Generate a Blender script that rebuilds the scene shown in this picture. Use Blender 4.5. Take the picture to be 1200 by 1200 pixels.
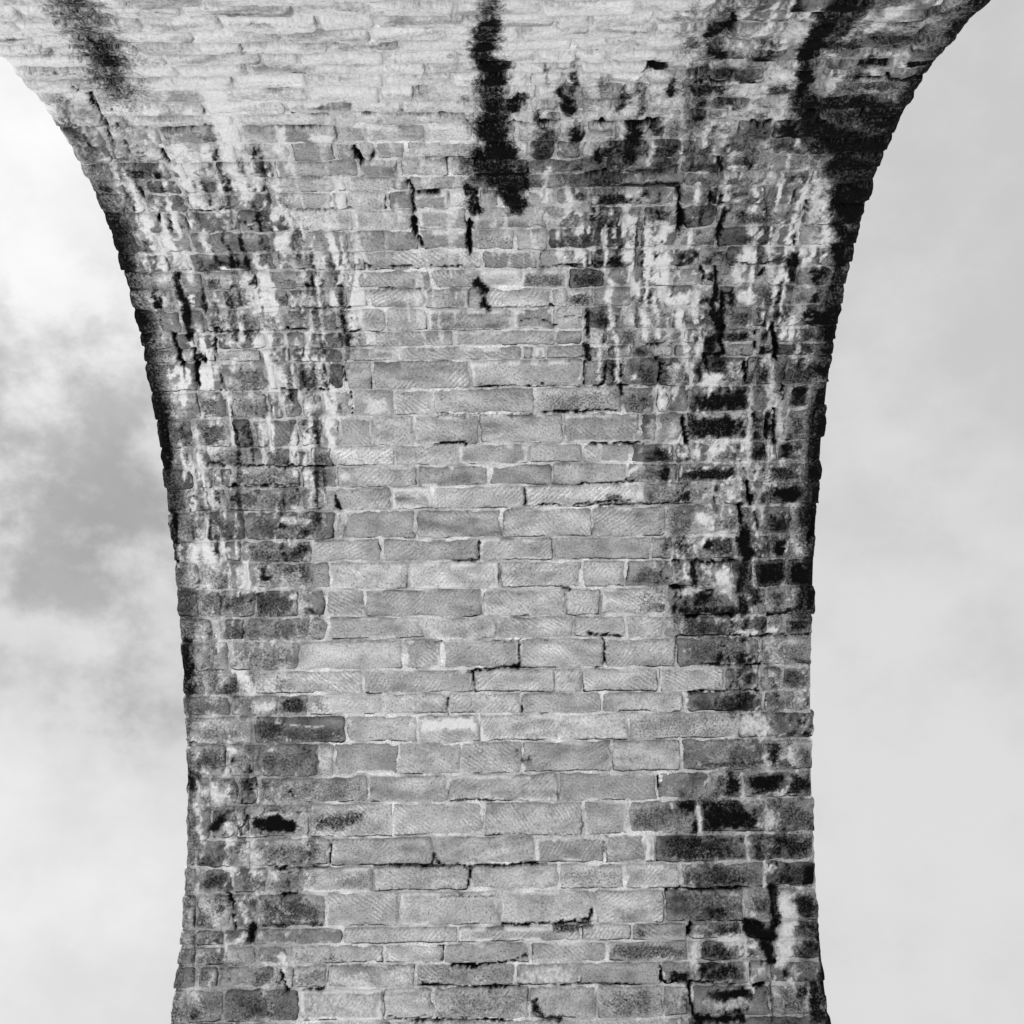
import bpy, math, random
import numpy as np
from mathutils import Matrix, Vector
from mathutils.geometry import tessellate_polygon

for o in list(bpy.data.objects):
    bpy.data.objects.remove(o)
scene = bpy.context.scene
COL = scene.collection

# ------------------------------------------------------------------ camera
CAM = {'loc': [0.1758, -12.2547, 0.0], 'fw': [-0.000339, 0.836463, 0.548024], 'r': [0.999872, 0.009047, -0.01319], 'u': [0.015991, -0.547949, 0.836359], 'f': 1250.0}
cam_data = bpy.data.cameras.new('camera')
cam_data.sensor_fit = 'HORIZONTAL'
cam_data.sensor_width = 36.0
cam_data.lens = 36.0 * CAM['f'] / 1200.0
cam_data.clip_start = 0.1
cam_data.clip_end = 5000.0
cam = bpy.data.objects.new('camera', cam_data)
COL.objects.link(cam)
_r, _u, _f, _l = CAM['r'], CAM['u'], CAM['fw'], CAM['loc']
cam.matrix_world = Matrix(((_r[0], _u[0], -_f[0], _l[0]), (_r[1], _u[1], -_f[1], _l[1]), (_r[2], _u[2], -_f[2], _l[2]), (0, 0, 0, 1)))
scene.camera = cam

# ------------------------------------------------------------------ sky, sun, exposure (black-and-white photograph: neutral greys)
SUN_EL = math.radians(48)
SUN_AZ = math.radians(-94)          # 0 = straight behind the camera, negative = from the left
SKY_GAIN = 0.288
world = bpy.data.worlds.new('World')
scene.world = world
world.use_nodes = True
wt = world.node_tree
wn, wl = wt.nodes, wt.links
wn.clear()


def wnode(tp, **kw):
    n = wn.new(tp)
    for k, v in kw.items():
        setattr(n, k, v)
    return n


w_out = wnode('ShaderNodeOutputWorld')
w_bg = wnode('ShaderNodeBackground')
w_sky = wnode('ShaderNodeTexSky', sky_type='NISHITA', sun_disc=False)
w_sky.sun_elevation = SUN_EL
w_sky.sun_rotation = math.pi - SUN_AZ
w_sky.dust_density = 6.0
w_bw = wnode('ShaderNodeRGBToBW')
wl.new(w_sky.outputs[0], w_bw.inputs[0])
w_tc = wnode('ShaderNodeTexCoord')


def wmath(op, a, b=None, c=None, clamp=False):
    n = wnode('ShaderNodeMath', operation=op, use_clamp=clamp)
    for i, v in enumerate((a, b, c)):
        if v is None:
            continue
        if isinstance(v, (int, float)):
            n.inputs[i].default_value = v
        else:
            wl.new(v, n.inputs[i])
    return n.outputs[0]


def wnoise(scale, detail, rough, off, dist=0.0, sc=(1, 1, 1)):
    m = wnode('ShaderNodeMapping')
    m.inputs['Location'].default_value = off
    m.inputs['Scale'].default_value = sc
    wl.new(w_tc.outputs['Generated'], m.inputs[0])
    n = wnode('ShaderNodeTexNoise')
    n.inputs['Scale'].default_value = scale
    n.inputs['Detail'].default_value = detail
    n.inputs['Roughness'].default_value = rough
    n.inputs['Distortion'].default_value = dist
    wl.new(m.outputs[0], n.inputs['Vector'])
    return n.outputs[0]


# an overcast: soft cloud masses, brighter towards the veiled sun, with a few darker wisps on the left
c_big = wnoise(3.0, 3.0, 0.5, (3.1, 0.7, 1.9), 0.0)
c_mid = wnoise(9.0, 6.0, 0.6, (1.3, 4.2, 0.4), 0.0, (1, 1, 1.2))
cloud = wmath('ADD', wmath('MULTIPLY', c_big, 0.55), wmath('MULTIPLY', c_mid, 0.45))
w_ramp = wnode('ShaderNodeMapRange', interpolation_type='SMOOTHSTEP')
w_ramp.inputs[1].default_value, w_ramp.inputs[2].default_value = 0.35, 0.62
w_ramp.inputs[3].default_value, w_ramp.inputs[4].default_value = 0.86, 1.04
wl.new(cloud, w_ramp.inputs[0])


def toward(d, a_out, a_in):        # 1 near direction d, fading to 0 at a_out degrees
    n = wnode('ShaderNodeVectorMath', operation='DOT_PRODUCT')
    v = Vector(d).normalized()
    n.inputs[1].default_value = v
    nn = wnode('ShaderNodeVectorMath', operation='NORMALIZE')
    wl.new(w_tc.outputs['Generated'], nn.inputs[0])
    wl.new(nn.outputs[0], n.inputs[0])
    m = wnode('ShaderNodeMapRange', interpolation_type='SMOOTHSTEP')
    m.inputs[1].default_value, m.inputs[2].default_value = math.cos(math.radians(a_out)), math.cos(math.radians(a_in))
    wl.new(n.outputs['Value'], m.inputs[0])
    return m.outputs[0]


_sunv = (math.sin(SUN_AZ) * math.cos(SUN_EL), -math.cos(SUN_AZ) * math.cos(SUN_EL), math.sin(SUN_EL))
glow = wmath('MULTIPLY', toward(_sunv, 60, 15), 0.12)
glow = wmath('ADD', glow, wmath('MULTIPLY', toward((-0.42, 0.54, 0.75), 17, 3), 0.15))
wisp_n = wnode('ShaderNodeMapRange', interpolation_type='SMOOTHSTEP')
wisp_n.inputs[1].default_value, wisp_n.inputs[2].default_value = 0.39, 0.63
wl.new(wnoise(9.5, 6.0, 0.6, (0.2, 2.2, 5.1), 0.0, (1, 1, 1.25)), wisp_n.inputs[0])
bank = wmath('MAXIMUM', toward((-0.41, 0.75, 0.53), 14, 2), wmath('MULTIPLY', toward((-0.335, 0.855, 0.395), 6, 0.5), 0.8))
wisps = wmath('MULTIPLY', wmath('MULTIPLY', bank, wisp_n.outputs[0]), 0.40)
glow = wmath('ADD', glow, wmath('MULTIPLY', toward((-0.40, 0.90, 0.165), 13, 2), 0.16))
shade = wmath('MULTIPLY', wmath('ADD', w_ramp.outputs[0], glow), wmath('SUBTRACT', 1.0, wisps))
# the clear-sky light only tints how bright the cloud layer is
base = wmath('ADD', wmath('MULTIPLY', wmath('MINIMUM', w_bw.outputs[0], 6.0), 0.03), 0.86)
lum = wmath('MULTIPLY', base, shade)
w_comb = wnode('ShaderNodeCombineColor')
for i in range(3):
    wl.new(lum, w_comb.inputs[i])
wl.new(w_comb.outputs[0], w_bg.inputs[0])
w_bg.inputs[1].default_value = SKY_GAIN
wl.new(w_bg.outputs[0], w_out.inputs[0])

sun_data = bpy.data.lights.new('sun', 'SUN')
sun_data.energy = 4.0
sun_data.angle = math.radians(14)
sun_data.color = (1, 1, 1)
sun = bpy.data.objects.new('sun', sun_data)
COL.objects.link(sun)
_sd = Vector((math.sin(SUN_AZ) * math.cos(SUN_EL), -math.cos(SUN_AZ) * math.cos(SUN_EL), math.sin(SUN_EL)))
sun.rotation_euler = _sd.to_track_quat('Z', 'Y').to_euler()
sun.location = _sd * 60

scene.view_settings.view_transform = 'Standard'
scene.view_settings.look = 'None'
scene.view_settings.exposure = 1.4
scene.view_settings.gamma = 1.0
scene.view_settings.use_curve_mapping = False
scene.cycles.max_bounces = 6
scene.cycles.diffuse_bounces = 2
scene.cycles.use_denoising = True

# ------------------------------------------------------------------ measured masonry: bed lines, upright joints, edges, stains (metres)
BEDS=[[13.253,13.199],[13.092,13.019],[12.895,12.866],[12.754,12.67],[12.628,12.529],[12.482,12.405],[12.345,12.304],[12.2,12.144],[12.029,11.99],[11.898,11.861],[11.775,11.739],[11.582,11.535],[11.395,11.362],[11.22,11.201],[11.066,11.06],[10.892,10.875],[10.684,10.656],[10.484,10.457],[10.31,10.263],[10.135,10.078],[9.939,9.893],[9.721,9.685],[9.572,9.536],[9.434,9.409],[9.167,9.143],[8.903,8.909],[8.629,8.615],[8.441,8.417],[8.235,8.221],[8.019,8.006],[7.747,7.715],[7.538,7.487],[7.28,7.21],[7.009,6.939],[6.785,6.743],[6.485,6.454],[6.264,6.224],[6.061,6.021],[5.795,5.764],[5.491,5.469],[5.23,5.209],[4.911,4.89],[4.655,4.625],[4.414,4.385],[4.097,4.085],[3.944,3.924],[3.777,3.74],[3.569,3.532],[3.272,3.261]]
JOINTS=[[-2.31,-1.96,-1.53,-0.77,-0.31,0.21,0.73,1.19,1.62,2.16,2.6],[-2.62,-2.19,-1.69,-1.04,-0.62,-0.11,0.4,0.95,1.41,1.81,2.26,2.72],[-2.71,-1.97,-1.5,-0.93,-0.59,-0.06,0.48,0.69,1.07,1.39,1.9,2.37,2.73],[-2.68,-2.22,-1.72,-1.19,-0.64,-0.17,0.27,0.7,1.09,1.53,1.9,2.32,2.75],[-2.64,-2.12,-1.46,-0.93,-0.48,0.14,0.6,0.97,1.45,1.83,2.32,2.75],[-2.42,-1.98,-1.38,-1.14,-0.6,-0.11,0.38,0.83,1.31,1.75,2.14,2.75],[-2.48,-1.94,-1.49,-0.82,-0.34,0.2,0.66,1.11,1.5,1.92,2.28,2.74],[-2.42,-1.62,-1.14,-0.63,-0.18,0.33,0.56,0.87,1.11,1.52,1.92,2.26,2.72],[-2.6,-2.32,-1.86,-1.17,-0.68,-0.44,-0.03,0.25,0.39,0.54,0.68,0.97,1.13,1.42,1.59,1.84,2.19,2.6],[-2.86,-2.65,-2.14,-1.9,-1.53,-1.34,-0.87,-0.55,-0.02,0.15,0.34,0.54,0.69,0.92,1.15,1.43,1.59,1.87,2.14,2.59],[-2.86,-2.64,-2.48,-1.94,-1.73,-1.01,-0.71,-0.1,0.22,0.42,0.57,0.85,1.18,1.46,1.6,1.75,2.05,2.38,2.68],[-2.71,-2.51,-2.3,-1.89,-1.71,-1.46,-1.03,-0.83,-0.4,-0.05,0.25,0.58,0.74,0.98,1.21,1.34,1.52,1.83,2.09,2.42],[-2.72,-2.58,-2.33,-1.8,-1.4,-1.08,-0.91,-0.79,-0.56,-0.02,0.34,0.54,0.73,0.85,1.23,1.54,1.94,2.13,2.41],[-2.78,-2.35,-2.22,-2.0,-1.56,-0.94,-0.63,-0.25,-0.12,0.34,0.92,1.47,1.78,2.09,2.44],[-2.59,-2.31,-2.03,-1.67,-1.13,-1.04,-0.72,-0.57,-0.14,0.32,0.64,1.53,1.81,2.24,2.48],[-2.79,-2.63,-2.32,-2.04,-1.63,-1.18,-1.06,-0.75,-0.56,-0.28,-0.05,0.11,0.32,0.54,0.81,1.49,1.75,1.87,2.18,2.5,2.71],[-2.89,-2.57,-2.37,-1.97,-1.54,-1.04,-0.55,-0.14,0.49,0.8,1.09,1.24,1.55,1.83,2.27,2.51,2.76],[-2.81,-2.64,-2.37,-1.74,-1.53,-1.11,-0.54,-0.14,0.23,0.5,0.96,1.24,1.56,1.86,2.34,2.51,2.86],[-2.6,-2.43,-1.72,-1.11,-1.0,-0.21,-0.04,0.42,0.88,1.23,1.76,1.96,2.48,2.83],[-2.55,-2.35,-1.92,-1.2,-0.46,-0.07,0.28,0.67,0.99,1.21,1.77,1.9,2.32,2.58,2.88],[-2.64,-2.37,-1.94,-1.67,-1.37,-1.18,-1.01,-0.54,-0.17,-0.04,0.53,0.67,0.89,1.22,1.48,1.73,1.9,2.09,2.34,2.58,2.88],[-2.63,-2.43,-2.17,-1.94,-1.73,-1.52,-1.3,-0.88,-0.52,0.2,0.58,0.82,1.15,1.27,1.57,1.68,1.89,2.03,2.26,2.41],[-2.75,-2.55,-2.37,-1.93,-1.77,-1.58,-1.27,-0.3,0.57,0.81,1.02,1.16,1.28,1.55,1.67,1.86,2.02,2.3,2.47,2.9],[-2.72,-2.48,-2.39,-1.99,-1.74,-1.28,-0.81,0.28,0.39,0.49,0.83,1.02,1.24,1.4,1.61,1.86,2.04,2.32,2.5],[-2.6,-2.37,-1.98,-1.88,-1.71,-1.28,-1.04,-0.18,0.82,1.03,1.18,1.49,1.78,1.9,2.25,2.35,2.5,2.62],[-2.61,-2.37,-1.99,-1.87,-1.7,-1.51,-1.25,-0.87,-0.52,0.4,1.18,1.47,1.6,1.78,2.33,2.52,2.65,2.86],[-2.93,-2.69,-2.36,-2.16,-2.01,-1.75,-1.5,-1.38,-1.07,-0.7,-0.11,0.65,1.33,1.5,1.73,2.35,2.47,2.58,2.67,2.9],[-2.93,-2.72,-2.58,-2.23,-2.1,-1.84,-1.67,-1.46,-0.89,-0.31,0.34,0.83,0.98,1.26,1.68,1.82,2.0,2.36,2.52,2.61,2.91],[-2.75,-2.58,-2.39,-1.77,-1.59,-1.43,-0.69,-0.04,0.55,1.23,1.7,2.26,2.36,2.86],[-2.85,-2.62,-2.46,-1.79,-1.58,-0.95,-0.56,0.3,1.37,2.12,2.35,2.56,2.91],[-2.96,-2.69,-2.33,-1.47,-1.39,-0.73,0.08,0.92,1.61,2.28,2.49,2.79],[-2.99,-2.55,-2.36,-1.7,-1.05,-0.14,0.55,1.47,1.68,2.28,2.42,2.59,2.78],[-2.77,-2.32,-1.54,-0.82,0.05,0.82,1.23,1.69,2.05,2.22,2.45,2.75],[-2.8,-2.58,-2.26,-1.85,-1.6,-1.23,-0.12,0.67,1.0,1.63,2.3,2.47,2.57,2.9],[-2.85,-2.69,-2.58,-2.37,-1.58,-0.68,0.01,0.74,1.24,1.59,1.77,2.31,2.58,2.74],[-2.87,-2.71,-2.54,-1.87,-0.88,-0.51,0.22,1.03,1.7,2.51],[-2.77,-2.44,-2.3,-1.27,-0.22,0.55,0.81,1.54,2.17,2.32,2.51,2.71],[-2.53,-2.08,-1.79,-1.08,-0.46,0.24,0.99,1.78,2.53,2.82],[-2.32,-1.44,-0.75,-0.17,0.59,1.25,2.29],[-2.58,-2.26,-1.71,-1.55,-0.94,-0.35,0.23,1.08,1.74,2.52],[-2.85,-2.73,-2.47,-2.28,-1.23,-0.48,0.57,1.51,1.99,2.32],[-2.86,-2.72,-2.49,-1.79,-1.0,-0.14,0.8,1.22,1.9,2.53],[-2.86,-2.33,-1.6,-0.63,0.34,1.0,1.38,1.48,2.33],[-2.85,-2.51,-2.19,-1.87,-1.19,-0.28,0.57,1.18,1.7,2.5],[-2.85,-2.52,-2.29,-1.63,-0.94,0.0,0.89,1.54,2.29,2.55],[-2.85,-2.58,-2.32,-1.47,-0.4,0.75,1.23,1.75,2.28,2.59],[-2.86,-2.57,-2.28,-1.97,-1.08,-0.53,0.28,1.0,1.74,1.87,2.29,2.53],[-2.83,-2.62,-2.33,-2.1,-1.92,-1.62,-0.79,0.14,0.72,1.49,1.77,2.3,2.49],[-2.9,-2.57,-1.87,-1.09,-0.62,0.26,0.88,1.5,1.75,2.48]]
TK=[-0.5,3.224,3.988,4.753,5.517,6.282,7.046,7.811,8.575,9.34,10.104,10.869,11.633,12.398,13.163,15.163]
HL=[-3.069,-3.069,-2.992,-2.96,-2.962,-2.98,-3.002,-3.02,-3.027,-3.023,-3.01,-2.995,-2.987,-3.0,-3.009,-3.009]
HR=[3.021,3.021,2.991,2.982,2.987,2.997,3.008,3.015,3.016,3.012,3.003,2.994,2.988,2.992,3.015,3.015]
R_ARCH=6.5758
K_ARCH=2.1041
Z_SPRING=-7.2806
STAINS=[
('d',[(-2.24,13.32),(-2.3,13.04),(-2.34,12.67),(-2.4,12.31)],0.169,0.338,0.8,1.0),
('d',[(-2.32,12.69),(-2.37,12.42)],0.087,0.163,0.9,1.0),
('d',[(-2.44,13.11),(-2.26,12.95)],0.045,0.099,0.7,1.0),
('d',[(-2.91,12.47),(-2.57,12.43)],0.027,0.051,0.4,0.9),
('d',[(-2.88,12.65),(-2.65,12.7)],0.031,0.064,0.35,0.9),
('d',[(0.1,13.25),(0.08,12.95)],0.071,0.155,0.75,1.0),
('d',[(0.08,12.89),(0.06,12.63)],0.096,0.189,1.0,0.8),
('d',[(0.02,12.57),(0.11,12.32)],0.095,0.171,1.0,0.5),
('d',[(0.16,12.45),(0.2,12.36)],0.045,0.081,0.9,0.6),
('d',[(0.08,12.25),(0.1,12.01)],0.117,0.192,0.9,0.5),
('d',[(0.07,11.96),(0.11,11.77)],0.115,0.177,0.8,0.4),
('d',[(0.05,11.72),(0.15,11.4)],0.126,0.178,0.95,0.4),
('d',[(-0.0,11.32),(0.2,11.16)],0.156,0.208,1.0,0.4),
('d',[(-0.11,11.08),(-0.08,10.9)],0.053,0.068,1.0,0.4),
('d',[(0.18,11.05),(0.25,10.92)],0.08,0.102,0.95,0.4),
('d',[(0.28,11.31),(0.29,11.08)],0.052,0.069,0.95,0.4),
('d',[(0.29,12.07),(0.22,11.93)],0.047,0.076,1.0,0.5),
('d',[(0.39,11.95),(0.4,11.79)],0.03,0.047,0.7,0.6),
('d',[(0.57,12.07),(0.62,11.9)],0.065,0.104,1.0,0.4),
('d',[(0.63,12.27),(0.64,12.14)],0.04,0.068,0.8,0.6),
('d',[(0.62,12.53),(0.62,12.41)],0.033,0.061,0.7,0.6),
('d',[(0.43,12.44),(0.45,12.19)],0.029,0.049,0.7,0.7),
('d',[(0.46,11.64),(0.45,11.44)],0.082,0.116,0.7,0.6),
('d',[(1.11,12.39),(1.15,12.39)],0.045,0.081,1.0,0.3),
('d',[(1.12,12.43),(1.13,12.35)],0.022,0.04,1.0,0.3),
('d',[(1.29,12.23),(1.32,12.09)],0.041,0.068,0.85,0.5),
('d',[(0.96,11.91),(1.0,12.05)],0.041,0.068,0.9,0.5),
('d',[(0.82,12.23),(0.84,12.13)],0.04,0.068,0.6,0.6),
('d',[(1.08,12.21),(1.13,11.84)],0.036,0.056,0.7,0.6),
('d',[(0.66,11.69),(0.7,11.6)],0.049,0.073,1.0,0.5),
('d',[(1.08,11.7),(1.09,11.41)],0.063,0.089,1.0,0.5),
('d',[(0.91,11.45),(0.88,11.39)],0.051,0.071,0.95,0.5),
('d',[(1.22,11.7),(1.29,11.65)],0.037,0.055,0.9,0.5),
('d',[(1.2,11.42),(1.21,11.37)],0.025,0.035,0.9,0.5),
('d',[(-0.41,12.2),(-0.41,12.14)],0.023,0.039,0.9,0.7),
('d',[(-0.13,12.06),(-0.1,12.03)],0.041,0.067,0.5,0.8),
('d',[(-0.94,11.51),(-0.92,11.38)],0.032,0.044,1.0,0.25),
('d',[(-0.81,11.49),(-0.81,11.41)],0.019,0.027,1.0,0.3),
('d',[(-0.57,11.15),(-0.54,11.09)],0.026,0.035,1.0,0.4),
('d',[(-0.55,11.09),(-0.56,10.85)],0.021,0.027,0.9,0.5),
('d',[(-0.57,10.79),(-0.56,10.63)],0.034,0.042,1.0,0.25),
('d',[(-0.53,10.58),(-0.53,10.52)],0.021,0.025,1.0,0.25),
('d',[(-0.12,10.74),(-0.14,10.59),(-0.12,10.46)],0.034,0.042,1.0,0.3),
('d',[(-0.07,10.18),(-0.04,10.06)],0.036,0.041,1.0,0.4),
('d',[(-0.02,9.97),(-0.02,9.93)],0.043,0.049,1.0,0.2),
('d',[(-0.42,11.4),(-0.04,11.39)],0.019,0.027,0.95,0.4),
('d',[(-1.35,11.91),(-1.06,11.89)],0.015,0.024,0.95,0.4),
('d',[(-0.97,11.89),(-0.11,11.87)],0.01,0.015,0.8,0.5),
('d',[(-1.65,11.78),(-1.14,11.76)],0.01,0.015,0.8,0.5),
('d',[(-0.12,11.76),(0.58,11.76)],0.012,0.019,0.9,0.5),
('d',[(0.82,11.75),(1.29,11.75)],0.015,0.023,0.95,0.5),
('d',[(-1.52,11.24),(-1.0,11.23)],0.013,0.017,0.9,0.4),
('d',[(-1.06,10.34),(-0.22,10.31)],0.015,0.018,0.95,0.4),
('d',[(-1.46,10.89),(-1.02,10.89)],0.013,0.017,0.85,0.4),
('d',[(0.45,10.3),(0.91,10.32)],0.018,0.021,0.95,0.4),
('d',[(-0.57,11.06),(-0.35,11.05)],0.013,0.017,0.9,0.4),
('d',[(0.44,12.39),(0.72,12.38)],0.017,0.03,0.5,0.8),
('d',[(0.49,12.55),(0.76,12.55)],0.016,0.031,0.3,0.8),
('d',[(0.95,12.82),(1.03,12.81)],0.013,0.027,0.6,0.7),
('d',[(0.94,12.65),(1.05,12.64)],0.016,0.032,0.35,0.8),
('d',[(-0.77,13.17),(-0.52,13.13)],0.02,0.045,0.35,1.0),
('d',[(-1.45,13.02),(-1.15,13.0)],0.018,0.039,0.35,1.0),
('d',[(-1.2,12.38),(-1.12,12.38)],0.009,0.016,0.7,0.6),
('d',[(-0.32,12.88),(-0.19,12.85)],0.013,0.027,0.4,1.0),
('d',[(-0.19,12.54),(0.03,12.53)],0.019,0.036,0.4,0.9),
('d',[(-0.57,12.55),(-0.38,12.56)],0.014,0.026,0.4,1.0),
('d',[(-1.76,12.65),(-1.71,12.64)],0.01,0.019,0.8,0.7),
('d',[(-1.58,12.66),(-1.49,12.66)],0.011,0.021,0.6,0.8),
('d',[(0.79,11.2),(1.46,11.28)],0.019,0.026,0.8,0.5),
('d',[(0.8,11.1),(1.48,11.12)],0.026,0.035,0.75,0.5),
('d',[(1.32,11.12),(1.52,11.1)],0.026,0.035,0.9,0.5),
('d',[(-2.71,12.28),(-2.62,12.16),(-2.64,11.84),(-2.66,11.65)],0.015,0.023,1.0,0.3),
('d',[(-2.66,11.65),(-2.71,11.42),(-2.63,11.44)],0.031,0.045,0.6,0.5),
('d',[(-2.55,11.98),(-2.55,11.79),(-2.58,11.51)],0.012,0.019,0.85,0.4),
('d',[(-2.65,11.24),(-2.63,11.02)],0.016,0.021,0.95,0.4),
('d',[(-2.75,11.18),(-2.75,11.03)],0.013,0.017,0.8,0.4),
('d',[(-2.56,10.86),(-2.58,10.76)],0.012,0.015,1.0,0.3),
('d',[(-2.49,10.86),(-2.51,10.69)],0.014,0.017,1.0,0.3),
('d',[(-2.36,10.83),(-2.37,10.7)],0.012,0.015,1.0,0.3),
('d',[(-2.97,11.79),(-1.9,11.76)],0.008,0.012,0.8,0.4),
('d',[(-2.34,11.51),(-2.33,11.38)],0.013,0.018,0.9,0.4),
('d',[(-2.33,10.92),(-1.79,10.91)],0.011,0.014,0.85,0.4),
('d',[(-2.97,11.22),(-2.37,11.21)],0.007,0.01,0.5,0.5),
('d',[(-2.82,12.13),(-2.92,11.7),(-2.93,11.47)],0.054,0.083,0.45,0.9),
('d',[(-2.84,11.54),(-2.89,11.29)],0.063,0.088,0.45,0.8),
('D',[(-2.94,11.2),(-2.85,11.06)],0.039,0.052,0.8,0.3),
('D',[(-2.96,11.05),(-2.89,10.9)],0.04,0.051,0.65,0.5),
('D',[(-2.97,10.86),(-2.92,10.7)],0.041,0.05,0.85,0.4),
('D',[(-2.96,10.66),(-2.91,10.5)],0.041,0.05,0.95,0.4),
('D',[(-2.86,10.65),(-2.68,10.48)],0.041,0.05,0.6,0.4),
('d',[(-2.99,10.44),(-2.97,10.15)],0.057,0.065,0.85,0.7),
('d',[(-3.02,10.07),(-2.98,9.7)],0.073,0.081,0.9,0.7),
('d',[(-2.99,9.91),(-3.0,9.73)],0.095,0.105,1.0,0.6),
('d',[(-2.97,9.66),(-2.98,9.26)],0.068,0.073,0.8,0.8),
('d',[(-2.99,9.17),(-2.99,8.93)],0.061,0.065,0.85,0.8),
('d',[(-2.98,8.89),(-2.99,8.67)],0.062,0.065,1.0,0.35),
('d',[(-3.0,8.6),(-3.0,8.47)],0.07,0.073,1.0,0.3),
('d',[(-2.99,8.24),(-2.98,8.11)],0.071,0.074,0.7,0.7),
('d',[(-2.98,8.03),(-2.99,7.75)],0.048,0.049,1.0,0.35),
('d',[(-2.99,7.7),(-2.99,7.5)],0.032,0.033,0.8,0.5),
('d',[(-2.98,7.46),(-2.97,6.84)],0.065,0.066,0.55,0.8),
('d',[(-2.94,6.78),(-2.92,6.47)],0.065,0.065,1.0,0.25),
('d',[(-2.98,6.43),(-2.9,6.29)],0.065,0.065,0.8,0.7),
('d',[(-2.94,6.23),(-2.93,5.58)],0.04,0.04,0.6,0.8),
('d',[(-2.93,5.49),(-2.91,4.95)],0.056,0.055,0.55,0.8),
('d',[(-2.92,4.91),(-2.96,4.17)],0.064,0.061,0.5,0.8),
('d',[(-2.99,4.13),(-3.03,3.28)],0.063,0.058,0.55,0.8),
('d',[(-2.93,5.58),(-2.85,5.48)],0.04,0.04,0.8,0.6),
('d',[(-2.93,5.49),(-2.89,5.38)],0.04,0.04,0.9,0.6),
('d',[(-2.56,10.26),(-2.58,10.1)],0.036,0.041,1.0,0.4),
('d',[(-2.57,10.1),(-2.57,9.91),(-2.59,9.72)],0.04,0.045,1.0,0.35),
('d',[(-2.69,10.02),(-2.63,10.06)],0.029,0.033,0.5,0.7),
('d',[(-2.72,9.72),(-2.7,9.45)],0.031,0.034,1.0,0.3),
('d',[(-2.57,9.56),(-2.6,9.25)],0.034,0.036,1.0,0.3),
('d',[(-2.54,9.51),(-2.51,9.46)],0.03,0.032,0.9,0.5),
('d',[(-2.34,9.85),(-2.4,9.45)],0.013,0.015,0.9,0.3),
('d',[(-2.39,10.14),(-2.41,9.94)],0.018,0.02,0.9,0.4),
('d',[(-2.36,9.8),(-2.31,9.77)],0.022,0.024,1.0,0.4),
('d',[(-2.38,9.33),(-2.36,9.18)],0.017,0.018,0.9,0.4),
('d',[(-2.43,9.74),(-1.92,9.72)],0.013,0.015,0.9,0.4),
('d',[(-1.75,9.74),(-1.58,9.74)],0.022,0.024,0.95,0.4),
('d',[(-1.31,9.74),(-1.11,9.73)],0.016,0.018,0.95,0.4),
('d',[(-1.68,9.95),(-1.17,9.94)],0.012,0.013,0.9,0.4),
('d',[(-0.94,10.12),(-0.48,10.11)],0.011,0.013,0.85,0.4),
('d',[(-1.86,9.18),(-1.4,9.16)],0.012,0.013,0.85,0.4),
('d',[(-2.59,8.51),(-2.46,8.46)],0.019,0.02,0.95,0.4),
('d',[(-2.36,8.46),(-1.46,8.44)],0.012,0.013,0.85,0.4),
('d',[(-2.4,8.27),(-1.79,8.27)],0.016,0.016,0.9,0.4),
('d',[(-2.34,8.94),(-2.04,8.93)],0.012,0.013,0.8,0.5),
('d',[(-1.46,8.17),(-1.43,8.02)],0.024,0.025,1.0,0.3),
('d',[(-1.24,9.14),(-1.25,8.92)],0.012,0.013,0.9,0.3),
('d',[(-1.29,9.37),(-1.28,9.23)],0.011,0.012,0.85,0.3),
('D',[(-2.29,10.43),(-1.97,10.36)],0.042,0.049,0.7,0.5),
('D',[(-2.37,10.26),(-2.22,10.14)],0.043,0.049,0.7,0.5),
('D',[(-2.22,10.1),(-1.97,9.95)],0.043,0.049,0.5,0.5),
('D',[(-1.8,10.09),(-1.67,9.96)],0.043,0.049,0.6,0.5),
('D',[(-2.16,9.91),(-1.75,9.74)],0.044,0.049,0.45,0.4),
('D',[(-1.69,9.9),(-1.31,9.73)],0.044,0.049,0.4,0.5),
('D',[(-1.57,9.68),(-1.3,9.47)],0.045,0.049,0.45,0.4),
('D',[(-2.19,9.69),(-2.05,9.44)],0.045,0.049,0.35,0.6),
('D',[(-2.24,9.4),(-2.0,9.22)],0.045,0.049,0.5,0.5),
('D',[(-1.71,9.41),(-1.31,9.18)],0.045,0.049,0.4,0.4),
('D',[(-2.89,9.7),(-2.77,9.46)],0.045,0.049,0.5,0.5),
('D',[(-2.6,9.13),(-2.41,8.92)],0.046,0.049,0.5,0.4),
('D',[(-2.3,9.13),(-1.96,8.93)],0.046,0.049,0.35,0.5),
('D',[(-2.67,8.88),(-2.4,8.68)],0.046,0.049,0.6,0.35),
('D',[(-2.91,8.88),(-2.73,8.68)],0.046,0.049,0.55,0.5),
('D',[(-2.58,8.6),(-2.16,8.46)],0.047,0.049,0.5,0.5),
('D',[(-2.06,8.59),(-1.87,8.46)],0.047,0.049,0.5,0.4),
('D',[(-1.66,8.58),(-1.46,8.44)],0.047,0.049,0.65,0.4),
('D',[(-2.38,8.41),(-1.79,8.26)],0.047,0.049,0.5,0.35),
('D',[(-2.49,8.2),(-1.8,8.05)],0.047,0.049,0.5,0.6),
('D',[(-3.07,8.21),(-2.91,8.05)],0.047,0.049,0.65,0.5),
('D',[(-1.78,8.22),(-1.57,8.02)],0.047,0.049,0.3,0.5),
('D',[(-1.57,8.39),(-1.44,8.25)],0.047,0.049,0.35,0.5),
('D',[(-2.31,7.99),(-1.5,7.75)],0.048,0.049,0.4,0.35),
('D',[(-2.9,8.01),(-2.71,7.77)],0.048,0.049,0.5,0.5),
('D',[(-2.65,8.0),(-2.38,7.76)],0.048,0.049,0.35,0.5),
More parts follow.
